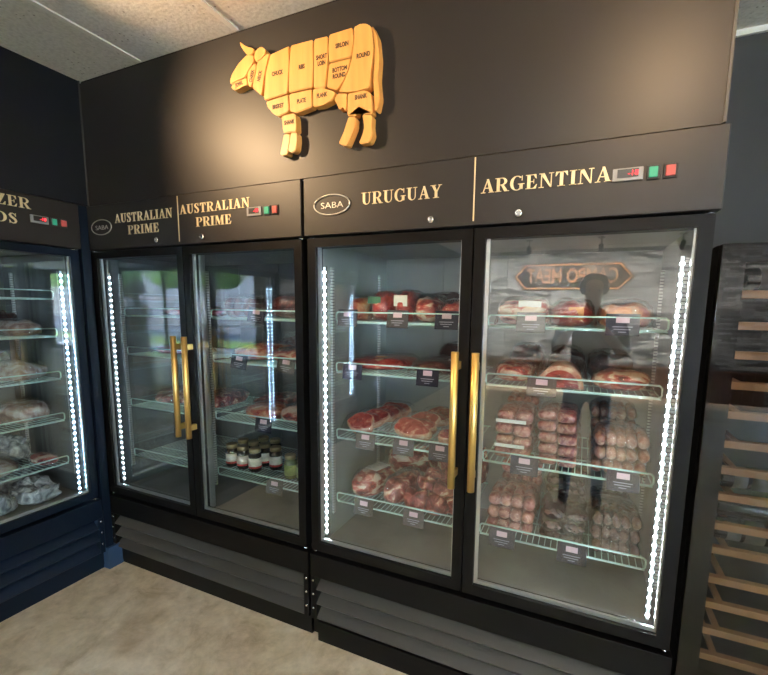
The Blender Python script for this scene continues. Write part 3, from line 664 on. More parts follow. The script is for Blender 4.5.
def steak_mesh(w, d, h, seed, inset=0.0, z0=0.0, z1=None):
    bm = B(); n = 30; z1 = h if z1 is None else z1; rings = []
    for k, (zz, s) in enumerate(((z0, 0.94), (z0 + (z1 - z0) * 0.2, 1.0), (z0 + (z1 - z0) * 0.8, 1.0), (z1, 0.94))):
        r_ = []
        for i in range(n):
            t = 2 * PI * i / n
            rad = 1 + 0.16 * math.sin(2 * t + seed) + 0.07 * math.sin(3 * t + seed * 2.1) + 0.05 * math.sin(5 * t + seed)
            c = (w / 2 - inset) * rad * math.cos(t) * s * 0.86; y = (d / 2 - inset) * rad * math.sin(t) * s * 0.86
            r_.append(bm.verts.new((c, y, zz)))
        rings.append(r_)
    for a, b in zip(rings, rings[1:]):
        for i in range(n): bm.faces.new([a[i], a[(i + 1) % n], b[(i + 1) % n], b[i]]).smooth = True
    bm.faces.new(rings[0][::-1]); bm.faces.new(rings[-1])
    return bm
def steak(frz, label, xc, yc, z, w, d, h, rot=0.0, tilt=0.25, group='vacuum packed steaks on the third Uruguay shelf'):
    SEED[0] += 1; s = SEED[0] * 1.3
    t = thing('vacuum_packed_steak', label, 'steak', world(frz, (xc, yc, z + 0.014 + math.sin(tilt) * d / 2)), frz.rotation_euler.z + rot, group)
    t.rotation_euler.x = tilt
    obj('fat_rim', steak_mesh(w, d, h, s), 'fat_rim', t)
    obj('meat', steak_mesh(w, d, h, s, 0.0045, -0.001, h + 0.0015), 'meat_steak', t)
    obj('vacuum_film', film_mesh(w, d, h, s), 'film', t)
    return t
LINKS = {}
def links_mesh(w, d, h, cols, rows, mat, across=False):
    key = (round(w, 3), round(d, 3), round(h, 3), cols, rows, mat, across)
    if across: w, d = d, w
    if key in LINKS: return LINKS[key]
    bm = B(); rnd = random.Random(cols * 7 + rows)
    cw = w / cols; L = d / rows; r = min(cw / 2 * 1.06, h / 2)
    for i in range(cols):
        for j in range(rows):
            cx = -w / 2 + cw * (i + 0.5); y0 = -d / 2 + L * j; seg = 10
            prof = [(0.25, 0.0), (0.72, 0.06), (0.95, 0.18), (1.0, 0.4), (1.0, 0.6), (0.95, 0.82), (0.72, 0.94), (0.25, 1.0)]
            rings = []; jx = rnd.uniform(-.003, .003); jz = rnd.uniform(-.003, .002)
            for q, t in prof:
                rings.append([bm.verts.new((cx + jx + q * cw / 2 * 1.16 * math.cos(2 * PI * k / seg), y0 + t * L * 1.0, h / 2 + jz + q * h / 2 * math.sin(2 * PI * k / seg))) for k in range(seg)])
            for a, b in zip(rings, rings[1:]):
                for k in range(seg): bm.faces.new([a[k], a[(k + 1) % seg], b[(k + 1) % seg], b[k]]).smooth = True
            bm.faces.new(rings[0][::-1]); bm.faces.new(rings[-1])
    if across: bmesh.ops.rotate(bm, verts=bm.verts[:], cent=(0, 0, 0), matrix=Matrix.Rotation(PI / 2, 3, 'Z'))
    finish(bm); me = bpy.data.meshes.new('sausage_links'); bm.to_mesh(me); bm.free(); me.materials.append(MATS[mat])
    LINKS[key] = me; return me
FILMS = {}
ORD = {1: ['single'], 2: ['lower', 'upper'], 3: ['bottom', 'middle', 'top'], 4: ['bottom', 'second lowest', 'third', 'top'], 5: ['bottom', 'second lowest', 'middle', 'second highest', 'top']}
def sausage_stack(frz, n, x0, x1, y0, d, z, h, cols, rows, mat, desc, group, strip=False, across=False):
    rnd = random.Random(int(x0 * 1000) + n)
    w = x1 - x0
    for k in range(n):
        t = thing('sausage_pack', ORD[n][k] + ' vacuum pack ' + desc, 'sausages',
                  world(frz, ((x0 + x1) / 2 + rnd.uniform(-.005, .005), y0 + d / 2 + rnd.uniform(-.006, .006), z + 0.006 + k * h)), frz.rotation_euler.z + rnd.uniform(-.05, .05), group)
        obj('sausage_links', links_mesh(w - 0.012, d, h * 0.94, cols, rows, mat, across), None, t)
        key = (round(w, 3), round(d, 3), round(h, 3), k)
        if key not in FILMS:
            bm = film_mesh(w - 0.008, d, h * 0.9, k + 1, 0.014, h * 0.2); finish(bm)
            me = bpy.data.meshes.new('vacuum_film'); bm.to_mesh(me); bm.free(); me.materials.append(MATS['film']); FILMS[key] = me
        obj('vacuum_film', FILMS[key], None, t)
        if strip and k % 2 == 1:
            bm = B(); box(bm, -w * 0.46, -d / 2 - 0.011, h * 0.05, w * 0.30, -d / 2 - 0.009, h * 0.32); obj('label_sticker', bm, 'paper_white', t)
TAGDZ = {1.442: 0.018, 1.224: 0.008, 0.925: 0.005, 0.625: 0.0}
def price_tag(frz, xc, z, label, kind='card_navy', w=0.094, group='price tags clipped to the freezer shelves', rot=0.0):
    zc = z + TAGDZ[z]; h = 0.072
    t = thing('price_tag', label, 'price tag', world(frz, (xc, 0.121, zc - h / 2)), frz.rotation_euler.z, group)
    t.rotation_euler.x = -0.16; t.rotation_euler.y = rot
    bm = B(); box(bm, -w / 2, -0.0015, 0, w / 2, 0.0015, h, 0.0006); obj('card', bm, kind, t)
    bm = B(); box(bm, -w * 0.20, -0.0026, h * 0.58, w * 0.20, -0.0014, h * 0.86); obj('price_label', bm, 'card_label', t)
    bm = B()
    for q, (a, b) in enumerate(((-0.30, 0.30), (-0.26, 0.24), (-0.12, 0.12))):
        box(bm, a * w, -0.0021, h * (0.38 - q * 0.12), b * w, -0.0014, h * (0.42 - q * 0.12))
    obj('printed_lines', bm, 'card_print', t)
    bm = B(); box(bm, -0.012, 0.0015, h - 0.014, 0.012, 0.007, h - 0.002); obj('clip', bm, 'card_clear', t)

S1, S2, S3, S4 = SH
# --- Uruguay door
item(fB, 'vacuum_packed_beef', 'orange tinted fatty beef cut, leftmost on the top Uruguay shelf', 'meat', 0.078, 0.180, 0.17, 0.26, S1, 0.095, 'meat_orange')
item(fB, 'vacuum_packed_beef', 'dark red beef cut with green label, second on the top Uruguay shelf', 'meat', 0.188, 0.300, 0.17, 0.30, S1, 0.115, 'meat_red', sticker=[(-0.15, 0.80, 0.06, 0.03, 'sticker_green', 'front')])
item(fB, 'vacuum_packed_beef', 'upright beef pack with pale label, third on the top Uruguay shelf', 'meat', 0.305, 0.385, 0.18, 0.26, S1, 0.120, 'meat_red', sticker=[(0, 0.75, 0.06, 0.045, 'paper_white', 'front')])
item(fB, 'vacuum_packed_beef', 'folded pink beef pack, fourth on the top Uruguay shelf', 'meat', 0.390, 0.495, 0.19, 0.26, S1, 0.105, 'meat_fat')
item(fB, 'vacuum_packed_beef', 'long red beef pack with pale fat edge, right end of the top Uruguay shelf', 'meat', 0.500, 0.640, 0.19, 0.28, S1, 0.088, 'meat_red')
item(fB, 'vacuum_packed_beef', 'dark beef pack at the back of the top Uruguay shelf', 'meat', 0.33, 0.60, 0.46, 0.16, S1, 0.12, 'meat_dark')
item(fB, 'vacuum_packed_beef', 'flat bright red beef slab, left half of the second Uruguay shelf', 'meat', 0.070, 0.345, 0.18, 0.34, S2, 0.050, 'meat_red', sticker=[(0.05, -0.25, 0.05, 0.03, 'sticker_orange', 'top')])
item(fB, 'vacuum_packed_beef', 'flat dark beef slab with round white sticker, right half of the second Uruguay shelf', 'meat', 0.365, 0.630, 0.18, 0.36, S2, 0.055, 'meat_dark', sticker=[(0.25, -0.28, 0.05, 0.03, 'paper_white', 'top')])
item(fB, 'vacuum_packed_beef', 'dark beef piece at the back of the second Uruguay shelf', 'meat', 0.40, 0.62, 0.50, 0.13, S2, 0.10, 'meat_dark')
for k, (x, y, w, d, dz) in enumerate(((0.150, 0.210, 0.165, 0.12, 0.0), (0.165, 0.31, 0.165, 0.12, 0.0), (0.178, 0.41, 0.165, 0.12, 0.0), (0.19, 0.51, 0.16, 0.12, 0.0))):
    steak(fB, ('front', 'second', 'third', 'back')[k] + ' steak in the left row on the third Uruguay shelf', x, y, S3 + dz, w, d, 0.032, 0.1, 0.5)
for k, (x, y, w, d, dz) in enumerate(((0.398, 0.215, 0.20, 0.12, 0.0), (0.415, 0.325, 0.19, 0.13, 0.0), (0.44, 0.46, 0.19, 0.13, 0.0))):
    steak(fB, ('front', 'second', 'back')[k] + ' steak in the middle row on the third Uruguay shelf', x, y, S3 + dz, w, d, 0.036, -0.05, 0.5)
steak(fB, 'small steak at the right end of the third Uruguay shelf beside the brass handle', 0.580, 0.215, S3, 0.12, 0.12, 0.035, 0.0, 0.3)
item(fB, 'vacuum_packed_beef', 'pink beef pack with white label, leftmost on the bottom Uruguay shelf', 'meat', 0.112, 0.236, 0.165, 0.26, S4, 0.105, 'meat_fat', rot=-0.26, sticker=[(0.05, 0.05, 0.075, 0.10, 'paper_white', 'top')])
item(fB, 'vacuum_packed_beef', 'marbled beef pack, second from the left on the bottom Uruguay shelf', 'meat', 0.276, 0.380, 0.165, 0.26, S4, 0.105, 'meat_mixed', rot=-0.20)
item(fB, 'vacuum_packed_beef', 'pale pack lying across the back of the bottom Uruguay shelf', 'meat', 0.14, 0.40, 0.47, 0.15, S4, 0.14, 'meat_fat')
px = [(0.425, 0.17, 0.12, 0.13, 0.0, 0.075), (0.52, 0.165, 0.13, 0.12, 0.0, 0.07), (0.60, 0.18, 0.11, 0.14, 0.0, 0.08), (0.47, 0.29, 0.14, 0.14, 0.02, 0.10), (0.58, 0.31, 0.13, 0.14, 0.02, 0.11), (0.50, 0.42, 0.16, 0.15, 0.03, 0.15), (0.60, 0.46, 0.12, 0.15, 0.03, 0.17), (0.54, 0.20, 0.12, 0.12, 0.075, 0.05), (0.46, 0.22, 0.10, 0.11, 0.078, 0.05), (0.61, 0.23, 0.09, 0.12, 0.085, 0.05)]
pn = ['front left', 'front middle', 'front right', 'second row left', 'second row right', 'back left', 'back right', 'upper middle', 'upper left', 'upper right']
for k, (x, y, w, d, dz, h) in enumerate(px):
    w *= 0.9; d *= 0.9
    item(fB, 'beef_chunk', pn[k] + ' marbled dark red chunk in the heap on the bottom Uruguay shelf', 'meat', x - w / 2, x + w / 2, y, d, S4 + dz, h, 'meat_mixed', 'heap of beef chunks on the bottom Uruguay shelf', rot=k * 0.7, lump=0.35, film=False)
for xc, z, kd, lb in ((0.125, S1, 'card_clear', 'clear price tag at the left end of the top Uruguay shelf'), (0.358, S1, 'card_clear', 'clear price tag, middle one on the top Uruguay shelf'), (0.565, S1, 'card_navy', 'dark price tag at the right end of the top Uruguay shelf'),
                      (0.148, S2, 'card_navy', 'dark price tag at the left end of the second Uruguay shelf'), (0.492, S2, 'card_navy', 'dark price tag hanging low near the handle on the second Uruguay shelf'),
                      (0.212, S3, 'card_clear', 'clear price tag below the left steaks on the third Uruguay shelf'), (0.392, S3, 'card_clear', 'grey price tag below the middle steaks on the third Uruguay shelf'), (0.552, S3, 'card_navy', 'dark price tag at the right end of the third Uruguay shelf'),
                      (0.205, S4, 'card_clear', 'grey price tag below the pink pack on the bottom Uruguay shelf'), (0.443, S4, 'card_clear', 'grey price tag below the chunk heap on the bottom Uruguay shelf')):
    price_tag(fB, xc, z, lb, kd)
# --- Argentina door
item(fB, 'vacuum_packed_beef', 'long fatty beef cut with white label strip, left end of the top Argentina shelf', 'meat', 0.735, 0.935, 0.17, 0.34, S1, 0.095, 'meat_fat', sticker=[(0.15, 0.85, 0.08, 0.022, 'paper_white', 'front')])
item(fB, 'vacuum_packed_beef', 'dark red beef cut with orange sticker, middle of the top Argentina shelf', 'meat', 0.930, 1.085, 0.18, 0.32, S1, 0.090, 'meat_red', sticker=[(0.1, 0.55, 0.05, 0.045, 'sticker_orange', 'front')])
item(fB, 'vacuum_packed_beef', 'pale fatty beef cut, right end of the top Argentina shelf', 'meat', 1.095, 1.270, 0.17, 0.32, S1, 0.088, 'meat_orange')
item(fB, 'vacuum_packed_beef', 'fatty beef lump in loose film, left end of the second Argentina shelf', 'meat', 0.740, 0.880, 0.18, 0.22, S2, 0.065, 'meat_fat')
item(fB, 'vacuum_packed_beef', 'tall clear wrapped beef behind the fatty lump, second Argentina shelf', 'meat', 0.760, 0.905, 0.40, 0.20, S2, 0.115, 'meat_dark')
rr = thing('rolled_beef_roast', 'round red roast with thick fat rim on the second Argentina shelf', 'meat', world(fB, (0.985, 0.165, S2 + 0.002)), 0)
def half_roast(r, d, sc_):
    bm = B(); n = 26; f0 = []; f1 = []
    for i in range(n + 1):
        t = PI * i / n; f0.append(bm.verts.new((r * math.cos(t) * sc_, 0.0, r * 0.98 * math.sin(t) * sc_))); f1.append(bm.verts.new((r * math.cos(t) * sc_ * 0.9, d, r * 0.9 * math.sin(t) * sc_)))
    bm.faces.new(f0); bm.faces.new(f1[::-1])
    for i in range(n): bm.faces.new([f0[i], f1[i], f1[i + 1], f0[i + 1]]).smooth = True
    bm.faces.new([f0[0], f0[-1], f1[-1], f1[0]])
    return bm
obj('fat_rim', half_roast(0.080, 0.26, 1.0), 'fat_rim', rr)
obj('meat', half_roast(0.080, 0.02, 0.80), 'meat_red', rr, (0, -0.0025, 0.002))
obj('vacuum_film', film_mesh(0.17, 0.27, 0.088, 5, 0.012), 'film', rr, (0, 0.13, 0))
item(fB, 'vacuum_packed_beef', 'dark wrapped beef behind the round roast, second Argentina shelf', 'meat', 0.92, 1.06, 0.45, 0.17, S2, 0.110, 'meat_dark')
item(fB, 'vacuum_packed_beef', 'dark red beef behind the flat cut, right of second Argentina shelf', 'meat', 1.075, 1.235, 0.36, 0.24, S2, 0.105, 'meat_dark')
item(fB, 'vacuum_packed_beef', 'flat pale beef cut at the right end of the second Argentina shelf', 'meat', 1.090, 1.275, 0.165, 0.20, S2, 0.062, 'meat_fat')
G3 = 'sausage packs on the third Argentina shelf'; G4 = 'sausage packs on the bottom Argentina shelf'
sausage_stack(fB, 4, 0.757, 0.903, 0.16, 0.19, S3, 0.048, 5, 2, 'sausage_pink', 'of pink sausages, left front stack, third Argentina shelf', G3, True, True)
sausage_stack(fB, 5, 0.912, 1.058, 0.16, 0.19, S3, 0.0415, 5, 2, 'sausage_pink', 'of pink sausages, middle front stack, third Argentina shelf', G3, False, True)
sausage_stack(fB, 3, 1.105, 1.285, 0.16, 0.19, S3, 0.050, 5, 2, 'sausage_pale', 'of pale sausages, right front stack, third Argentina shelf', G3)
sausage_stack(fB, 5, 0.765, 0.900, 0.39, 0.19, S3, 0.0415, 4, 3, 'sausage_pink', 'of pink sausages, left back stack, third Argentina shelf', G3)
sausage_stack(fB, 4, 1.10, 1.27, 0.39, 0.19, S3, 0.049, 5, 2, 'sausage_pale', 'of pale sausages, right back stack, third Argentina shelf', G3)
sausage_stack(fB, 3, 0.745, 0.925, 0.16, 0.20, S4, 0.050, 4, 3, 'sausage_pink', 'of pink sausages, left front stack, bottom Argentina shelf', G4)
sausage_stack(fB, 4, 0.752, 0.925, 0.39, 0.19, S4, 0.054, 4, 3, 'sausage_pink', 'of pink sausages, left back stack, bottom Argentina shelf', G4)
sausage_stack(fB, 3, 0.945, 1.105, 0.16, 0.20, S4, 0.045, 2, 2, 'sausage_black', 'of black sausages, middle front stack, bottom Argentina shelf', G4)
sausage_stack(fB, 5, 0.950, 1.105, 0.39, 0.19, S4, 0.044, 2, 2, 'sausage_black', 'of black sausages, middle back stack, bottom Argentina shelf', G4)
sausage_stack(fB, 3, 1.122, 1.288, 0.16, 0.20, S4, 0.050, 5, 2, 'sausage_brown', 'of brown sausages, right front stack, bottom Argentina shelf', G4)
sausage_stack(fB, 2, 1.115, 1.280, 0.39, 0.19, S4, 0.050, 5, 2, 'sausage_brown', 'of brown sausages, right back stack, bottom Argentina shelf', G4)
for xc, z, kd, lb in ((0.877, S1, 'card_clear', 'clear price tag, left one on the top Argentina shelf'), (1.168, S1, 'card_navy', 'navy price tag, right one on the top Argentina shelf'), (0.926, S2, 'card_clear', 'price tag below the round roast on the second Argentina shelf'),
                      (0.881, S3, 'card_navy', 'navy price tag between the pink stacks on the third Argentina shelf'), (1.208, S3, 'card_navy', 'navy price tag below the pale stack on the third Argentina shelf'),
                      (0.812, S4, 'card_navy', 'navy price tag below the pink stack on the bottom Argentina shelf'), (1.064, S4, 'card_navy', 'navy price tag between black and brown sausages on the bottom Argentina shelf')):
    price_tag(fB, xc, z, lb, kd, 0.1)
# --- Australian freezer
def jar(frz, x, y, z, label, kind='dark', h=0.125, r=0.034, group=None):
    t = thing('glass_jar', label, 'jar', world(frz, (x, y, z + 0.002)), 0.3 * math.sin(x * 90), group)
    bm = B(); lathe(bm, [(r * 0.85, 0), (r, 0.006), (r, h * 0.72), (r * 0.78, h * 0.80), (r * 0.78, h * 0.82)], 20)
    obj('jar_body', bm, 'jar_green' if kind == 'green' else 'jar_dark', t)
    bm = B(); lathe(bm, [(r * 0.84, h * 0.81), (r * 0.88, h * 0.83), (r * 0.88, h * 0.97), (r * 0.80, h)], 20); obj('lid', bm, 'lid_gold', t)
    bm = B(); lathe(bm, [(r * 1.015, h * 0.16), (r * 1.015, h * 0.60)], 20); obj('paper_label', bm, 'label_green' if kind == 'green' else 'label_cream', t)
    if kind == 'dark':
        bm = B(); lathe(bm, [(r * 1.025, h * 0.16), (r * 1.025, h * 0.24)], 20); obj('label_band', bm, 'label_red', t)
jp = [(0.702, 0.252), (0.783, 0.250), (0.868, 0.247), (0.700, 0.338), (0.778, 0.336), (0.860, 0.334), (0.950, 0.315), (0.775, 0.42), (0.858, 0.42)]
jn = ['front left', 'front middle', 'front right', 'second row left', 'second row middle', 'second row right', 'far right', 'back left', 'back right']
for k, (x, y) in enumerate(jp): jar(fA, x, y, S4, jn[k] + ' dark jar with gold lid in the jar cluster on the bottom shelf', group='dark jars on the bottom shelf')
jar(fA, 1.100, 0.250, S4, 'green labelled jar on the bottom shelf, left of the pair', 'green', 0.125, 0.032, 'green labelled jars')
jar(fA, 1.176, 0.250, S4, 'green labelled jar on the bottom shelf, right of the pair', 'green', 0.125, 0.032, 'green labelled jars')
for k, (x0, x1, lb) in enumerate(((0.735, 0.790, 'dark red upright pack, leftmost on the top shelf behind the handles'), (0.792, 0.830, 'dark narrow upright pack, second on the top shelf behind the handles'), (0.850, 0.925, 'dark upright pack, third on the top shelf behind the handles'))):
    item(fA, 'vacuum_packed_beef', lb, 'meat', x0, x1, 0.19, 0.16, S1, 0.10, 'meat_dark')
item(fA, 'vacuum_packed_beef', 'wide dark pack above the price tag, top right Australian shelf', 'meat', 0.985, 1.285, 0.18, 0.30, S1, 0.105, 'meat_dark')
item(fA, 'vacuum_packed_beef', 'wide pink meat pack, middle of the second right Australian shelf', 'meat', 0.765, 1.000, 0.17, 0.34, S2, 0.075, 'meat_orange')
item(fA, 'vacuum_packed_beef', 'pink meat pack, right end of the second right Australian shelf', 'meat', 1.010, 1.285, 0.17, 0.32, S2, 0.065, 'meat_fat')
item(fA, 'vacuum_packed_beef', 'silvery wrapped pack at the back of the second right Australian shelf', 'meat', 0.80, 1.20, 0.52, 0.10, S2, 0.10, 'frozen_pale')
item(fA, 'vacuum_packed_beef', 'reddish meat pack at the left of the third right Australian shelf', 'meat', 0.740, 0.960, 0.33, 0.28, S3, 0.075, 'meat_mixed')
item(fA, 'vacuum_packed_beef', 'pink meat pack in front on the third right Australian shelf', 'meat', 0.855, 1.060, 0.165, 0.17, S3, 0.070, 'meat_orange')
item(fA, 'vacuum_packed_beef', 'red meat pack at the right end of the third right Australian shelf', 'meat', 1.070, 1.285, 0.17, 0.26, S3, 0.080, 'meat_fat')
item(fA, 'plastic_bag', 'clear crumpled bag at the back of the third right Australian shelf', 'bag', 0.98, 1.20, 0.46, 0.15, S3, 0.10, 'bag_white', film=False, lump=0.4)
item(fA, 'vacuum_packed_beef', 'thin red meat slab on the second left Australian shelf', 'meat', 0.14, 0.45, 0.19, 0.25, S2, 0.04, 'meat_red')
item(fA, 'vacuum_packed_beef', 'thin meat slab on the top left Australian shelf', 'meat', 0.20, 0.60, 0.22, 0.25, S1, 0.045, 'meat_red')
item(fA, 'vacuum_packed_beef', 'wide speckled meat pack, left of the third left Australian shelf', 'meat', 0.10, 0.36, 0.20, 0.34, S3, 0.07, 'meat_mixed')
item(fA, 'vacuum_packed_beef', 'speckled meat pack, right of the third left Australian shelf behind the handles', 'meat', 0.37, 0.63, 0.20, 0.34, S3, 0.075, 'meat_mixed')
for xc, z, kd, lb in ((1.012, S1, 'card_navy', 'dark price tag on the top right Australian shelf'), (0.895, S2, 'card_navy', 'dark price tag on the second right Australian shelf'), (1.180, S2, 'card_clear', 'pale card with picture on the second right Australian shelf'),
                      (1.040, S3, 'card_navy', 'dark price tag on the third right Australian shelf'), (1.098, S4, 'card_clear', 'grey price tag between the jar groups on the bottom shelf')):
    price_tag(fA, xc, z, lb, kd, 0.1, rot=0.1 if z in (S1, S2) else 0.0)
# --- left wall freezer (seen obliquely; its right half)
def cpack(lb, x0, x1, y0, d, z, h, mat, **kw):
    item(fC, kw.pop('name', 'frozen_pack'), lb, 'frozen food', x0, x1, y0, d, z, h, mat, 'frozen packs in the left freezer', **kw)
ci = [('thin pink pack on the top shelf of the left freezer', 0.86, 1.12, 0.17, 0.22, SC[0], 0.028, 'meat_fat'),
      ('pinkish pack at the frame edge, second shelf of the left freezer', 0.92, 1.10, 0.16, 0.26, SC[1], 0.085, 'frozen_pale'),
      ('pale lumpy pack near the light strip, second shelf of the left freezer', 1.12, 1.285, 0.18, 0.22, SC[1], 0.075, 'frozen_pale'),
      ('flat brownish pack at the frame edge, third shelf of the left freezer', 0.88, 1.06, 0.16, 0.26, SC[2], 0.06, 'meat_fat'),
      ('large grey wrapped pack, third shelf of the left freezer', 1.07, 1.29, 0.15, 0.30, SC[2], 0.085, 'frozen_pale'),
      ('pink pack at the frame edge, fourth shelf of the left freezer', 0.86, 1.07, 0.15, 0.26, SC[3], 0.06, 'meat_fat'),
      ('pale ribbed pack near the light strip, fourth shelf of the left freezer', 1.08, 1.29, 0.17, 0.26, SC[3], 0.10, 'frozen_pale'),
      ('long pale pack, fifth shelf of the left freezer', 0.88, 1.12, 0.15, 0.28, SC[4], 0.07, 'frozen_pale'),
      ('small pinkish pack under the light strip, fifth shelf of the left freezer', 1.19, 1.275, 0.15, 0.16, SC[4], 0.05, 'meat_fat')]
for a in ci: cpack(*a)
for a in [('crumpled bluish bag on the fifth shelf of the left freezer', 1.10, 1.24, 0.34, 0.22, SC[4], 0.115, 'bag_white'),
          ('dark wrapped bundle at the back of the second shelf, left freezer', 1.10, 1.30, 0.44, 0.2, SC[1], 0.12, 'meat_dark'),
          ('grey bag at the back of the third shelf, left freezer', 0.95, 1.25, 0.46, 0.17, SC[2], 0.13, 'frozen_pale'),
          ('crumpled white bag near the frame edge, floor of the left freezer', 0.86, 1.08, 0.12, 0.26, 0.452, 0.10, 'bag_white'),
          ('crumpled white bag with a fold, floor of the left freezer', 1.09, 1.27, 0.12, 0.24, 0.452, 0.095, 'bag_white'),
          ('grey crumpled bag under the light strip, floor of the left freezer', 1.12, 1.30, 0.38, 0.24, 0.452, 0.11, 'bag_white')]:
    cpack(*a, name='plastic_bag', lump=0.42, film=False, part='bag')

# ------------------------------------------------------------------ wine cabinet
WX, WW, WT = 1.388, 0.60, 1.693
wf_ = thing('wine_cabinet', 'tall black wine cabinet with wooden shelves right of the freezers', 'wine cabinet', (WX, 0, 0))
bm = B(); box(bm, 0, 0.045, 0.0, 0.03, 0.66, WT); box(bm, WW - 0.03, 0.045, 0.0, WW, 0.66, WT); box(bm, 0.03, 0.045, WT - 0.03, WW - 0.03, 0.66, WT); box(bm, 0.03, 0.045, 0.0, WW - 0.03, 0.66, 0.36); box(bm, 0.03, 0.62, 0.36, WW - 0.03, 0.66, WT - 0.03)
obj('cabinet_body', bm, 'dark_void', wf_)
g0, g1, gb, gt = 0.056, WW - 0.056, 0.413, 1.640
bm = B()
for q in ((0.0, 0.06, g0, WT - 0.002), (g1, 0.06, WW, WT - 0.002), (g0, 0.06, g1, gb), (g0, gt, g1, WT - 0.002)): box(bm, q[0], 0.006, q[1], q[2], 0.04, q[3])
dd = obj('cabinet_door', bm, 'metal_black', wf_)
bm = B(); box(bm, 0.0, 0.0, 0.06, WW, 0.0055, WT - 0.002, 0.001); obj('glass_pane', bm, 'fridge_glass', dd)
bm = B(); box(bm, 0.0, 0.012, 0.0, WW, 0.045, 0.055); obj('kick_plate', bm, 'metal_black', wf_)
wz = [1.567, 1.478, 1.393, 1.304, 1.216, 1.127, 1.045, 0.962, 0.868, 0.790, 0.692, 0.608, 0.519, 0.430]
for z in wz:
    bm = B(); box(bm, 0.045, 0.060, z - 0.022, WW - 0.045, 0.082, z, 0.001)
    for x in (0.115, 0.485): box(bm, x - 0.009, 0.082, z - 0.020, x + 0.009, 0.60, z - 0.012)
    for x in (0.045, WW - 0.057): box(bm, x, 0.082, z - 0.018, x + 0.012, 0.60, z - 0.006)
    obj('wood_shelf', bm, 'wood_shelf', wf_)
def bottle(z, x, y, label, lab=True):
    t = thing('wine_bottle', label, 'bottle', (WX + x, y, z + 0.0346), 0, 'wine bottles lying in the wine cabinet')
    bm = B(); lathe(bm, [(0.014, 0.30), (0.015, 0.28), (0.014, 0.22), (0.021, 0.19), (0.0335, 0.165), (0.0340, 0.02), (0.031, 0.0)][::-1], 20, axis='x'); obj('bottle_glass', bm, 'bottle_dark', t)
    if lab:
        bm = B(); lathe(bm, [(0.0344, 0.04), (0.0344, 0.075)], 20, axis='x'); lathe(bm, [(0.0344, 0.085), (0.0344, 0.135)], 20, axis='x'); obj('paper_label', bm, 'bottle_label', t)
bottle(wz[7] + 0.0015, 0.075, 0.13, 'wine bottle with two pale labels, highest of the three lying close together')
bottle(wz[8] + 0.0015, 0.075, 0.13, 'dark wine bottle without visible label lying between the two labelled bottles', False)
bottle(wz[9] + 0.0015, 0.075, 0.13, 'wine bottle with worn cream label, lowest of the three lying close together')
bottle(wz[0] + 0.0015, 0.09, 0.16, 'wine bottle with pale label on the highest wooden shelf')

# ------------------------------------------------------------------ rest of the shop, seen in the glass
sg = thing('shop_sign', 'dark six-sided sign with copper border lettered CAMPO MEAT, seen mirrored in the Argentina door', 'sign', (0.76, -6.998, 2.12)); sg.scale = (1.12, 1.0, 1.12)
sg.rotation_euler.z = PI
hexo = [(-0.92, 0.0), (-0.74, 0.21), (0.74, 0.21), (0.92, 0.0), (0.74, -0.21), (-0.74, -0.21)]
bm = B(); prism(bm, hexo, -0.04, 0.0); obj('sign_board', bm, 'metal_black', sg)
bm = B(); pts = [(x * 0.96, -0.042, z * 0.92) for x, z in hexo]
for a, b in zip(pts, pts[1:] + pts[:1]): tube(bm, [a, b], 0.016, 6)
principled('pavement', (0.42, 0.41, 0.38), 0.9); principled('asphalt', (0.07, 0.07, 0.075), 0.9); principled('render_white', (0.40, 0.41, 0.43), 0.8)
principled('copper', (0.62, 0.30, 0.14), 0.45, metal=0.3)
obj('sign_border', bm, 'copper', sg)
text_obj('sign_lettering', 'CAMPO MEAT', 0.335, 'copper', sg, (0, -0.05, 0.0), 0.01, bold=0.004, sx=0.66)
principled('wood_dark', (0.075, 0.032, 0.018), 0.5, noise_amt=0.3, noise_scale=6)
bm = B(); x = -1.3
while x < 3.7:
    box(bm, x, -6.999, 0.0, x + 0.13, -6.96, 0.50, 0.006); x += 0.145
box(bm, -1.34, -6.999, 0.50, 3.85, -6.93, 0.54)
struct('trim_%d' % k, bm, 'wood_dark'); k += 1
tb = thing('dining_table', 'dark round table on thin hairpin legs, mirrored in the wine cabinet glass', 'table', (3.2, -2.7, 0))
bm = B(); lathe(bm, [(0.50, 0.72), (0.52, 0.73), (0.52, 0.75), (0.50, 0.76)], 40); obj('tabletop', bm, 'wood_dark', tb)
for q in range(4):
    t = PI / 4 + q * PI / 2; bm = B(); c, s = math.cos(t), math.sin(t)
    tube(bm, [(0.30 * c - 0.05 * s, 0.30 * s + 0.05 * c, 0.722), (0.44 * c, 0.44 * s, 0.006), (0.30 * c + 0.05 * s, 0.30 * s - 0.05 * c, 0.722)], 0.007, 6); obj('leg', bm, 'metal_black', tb)

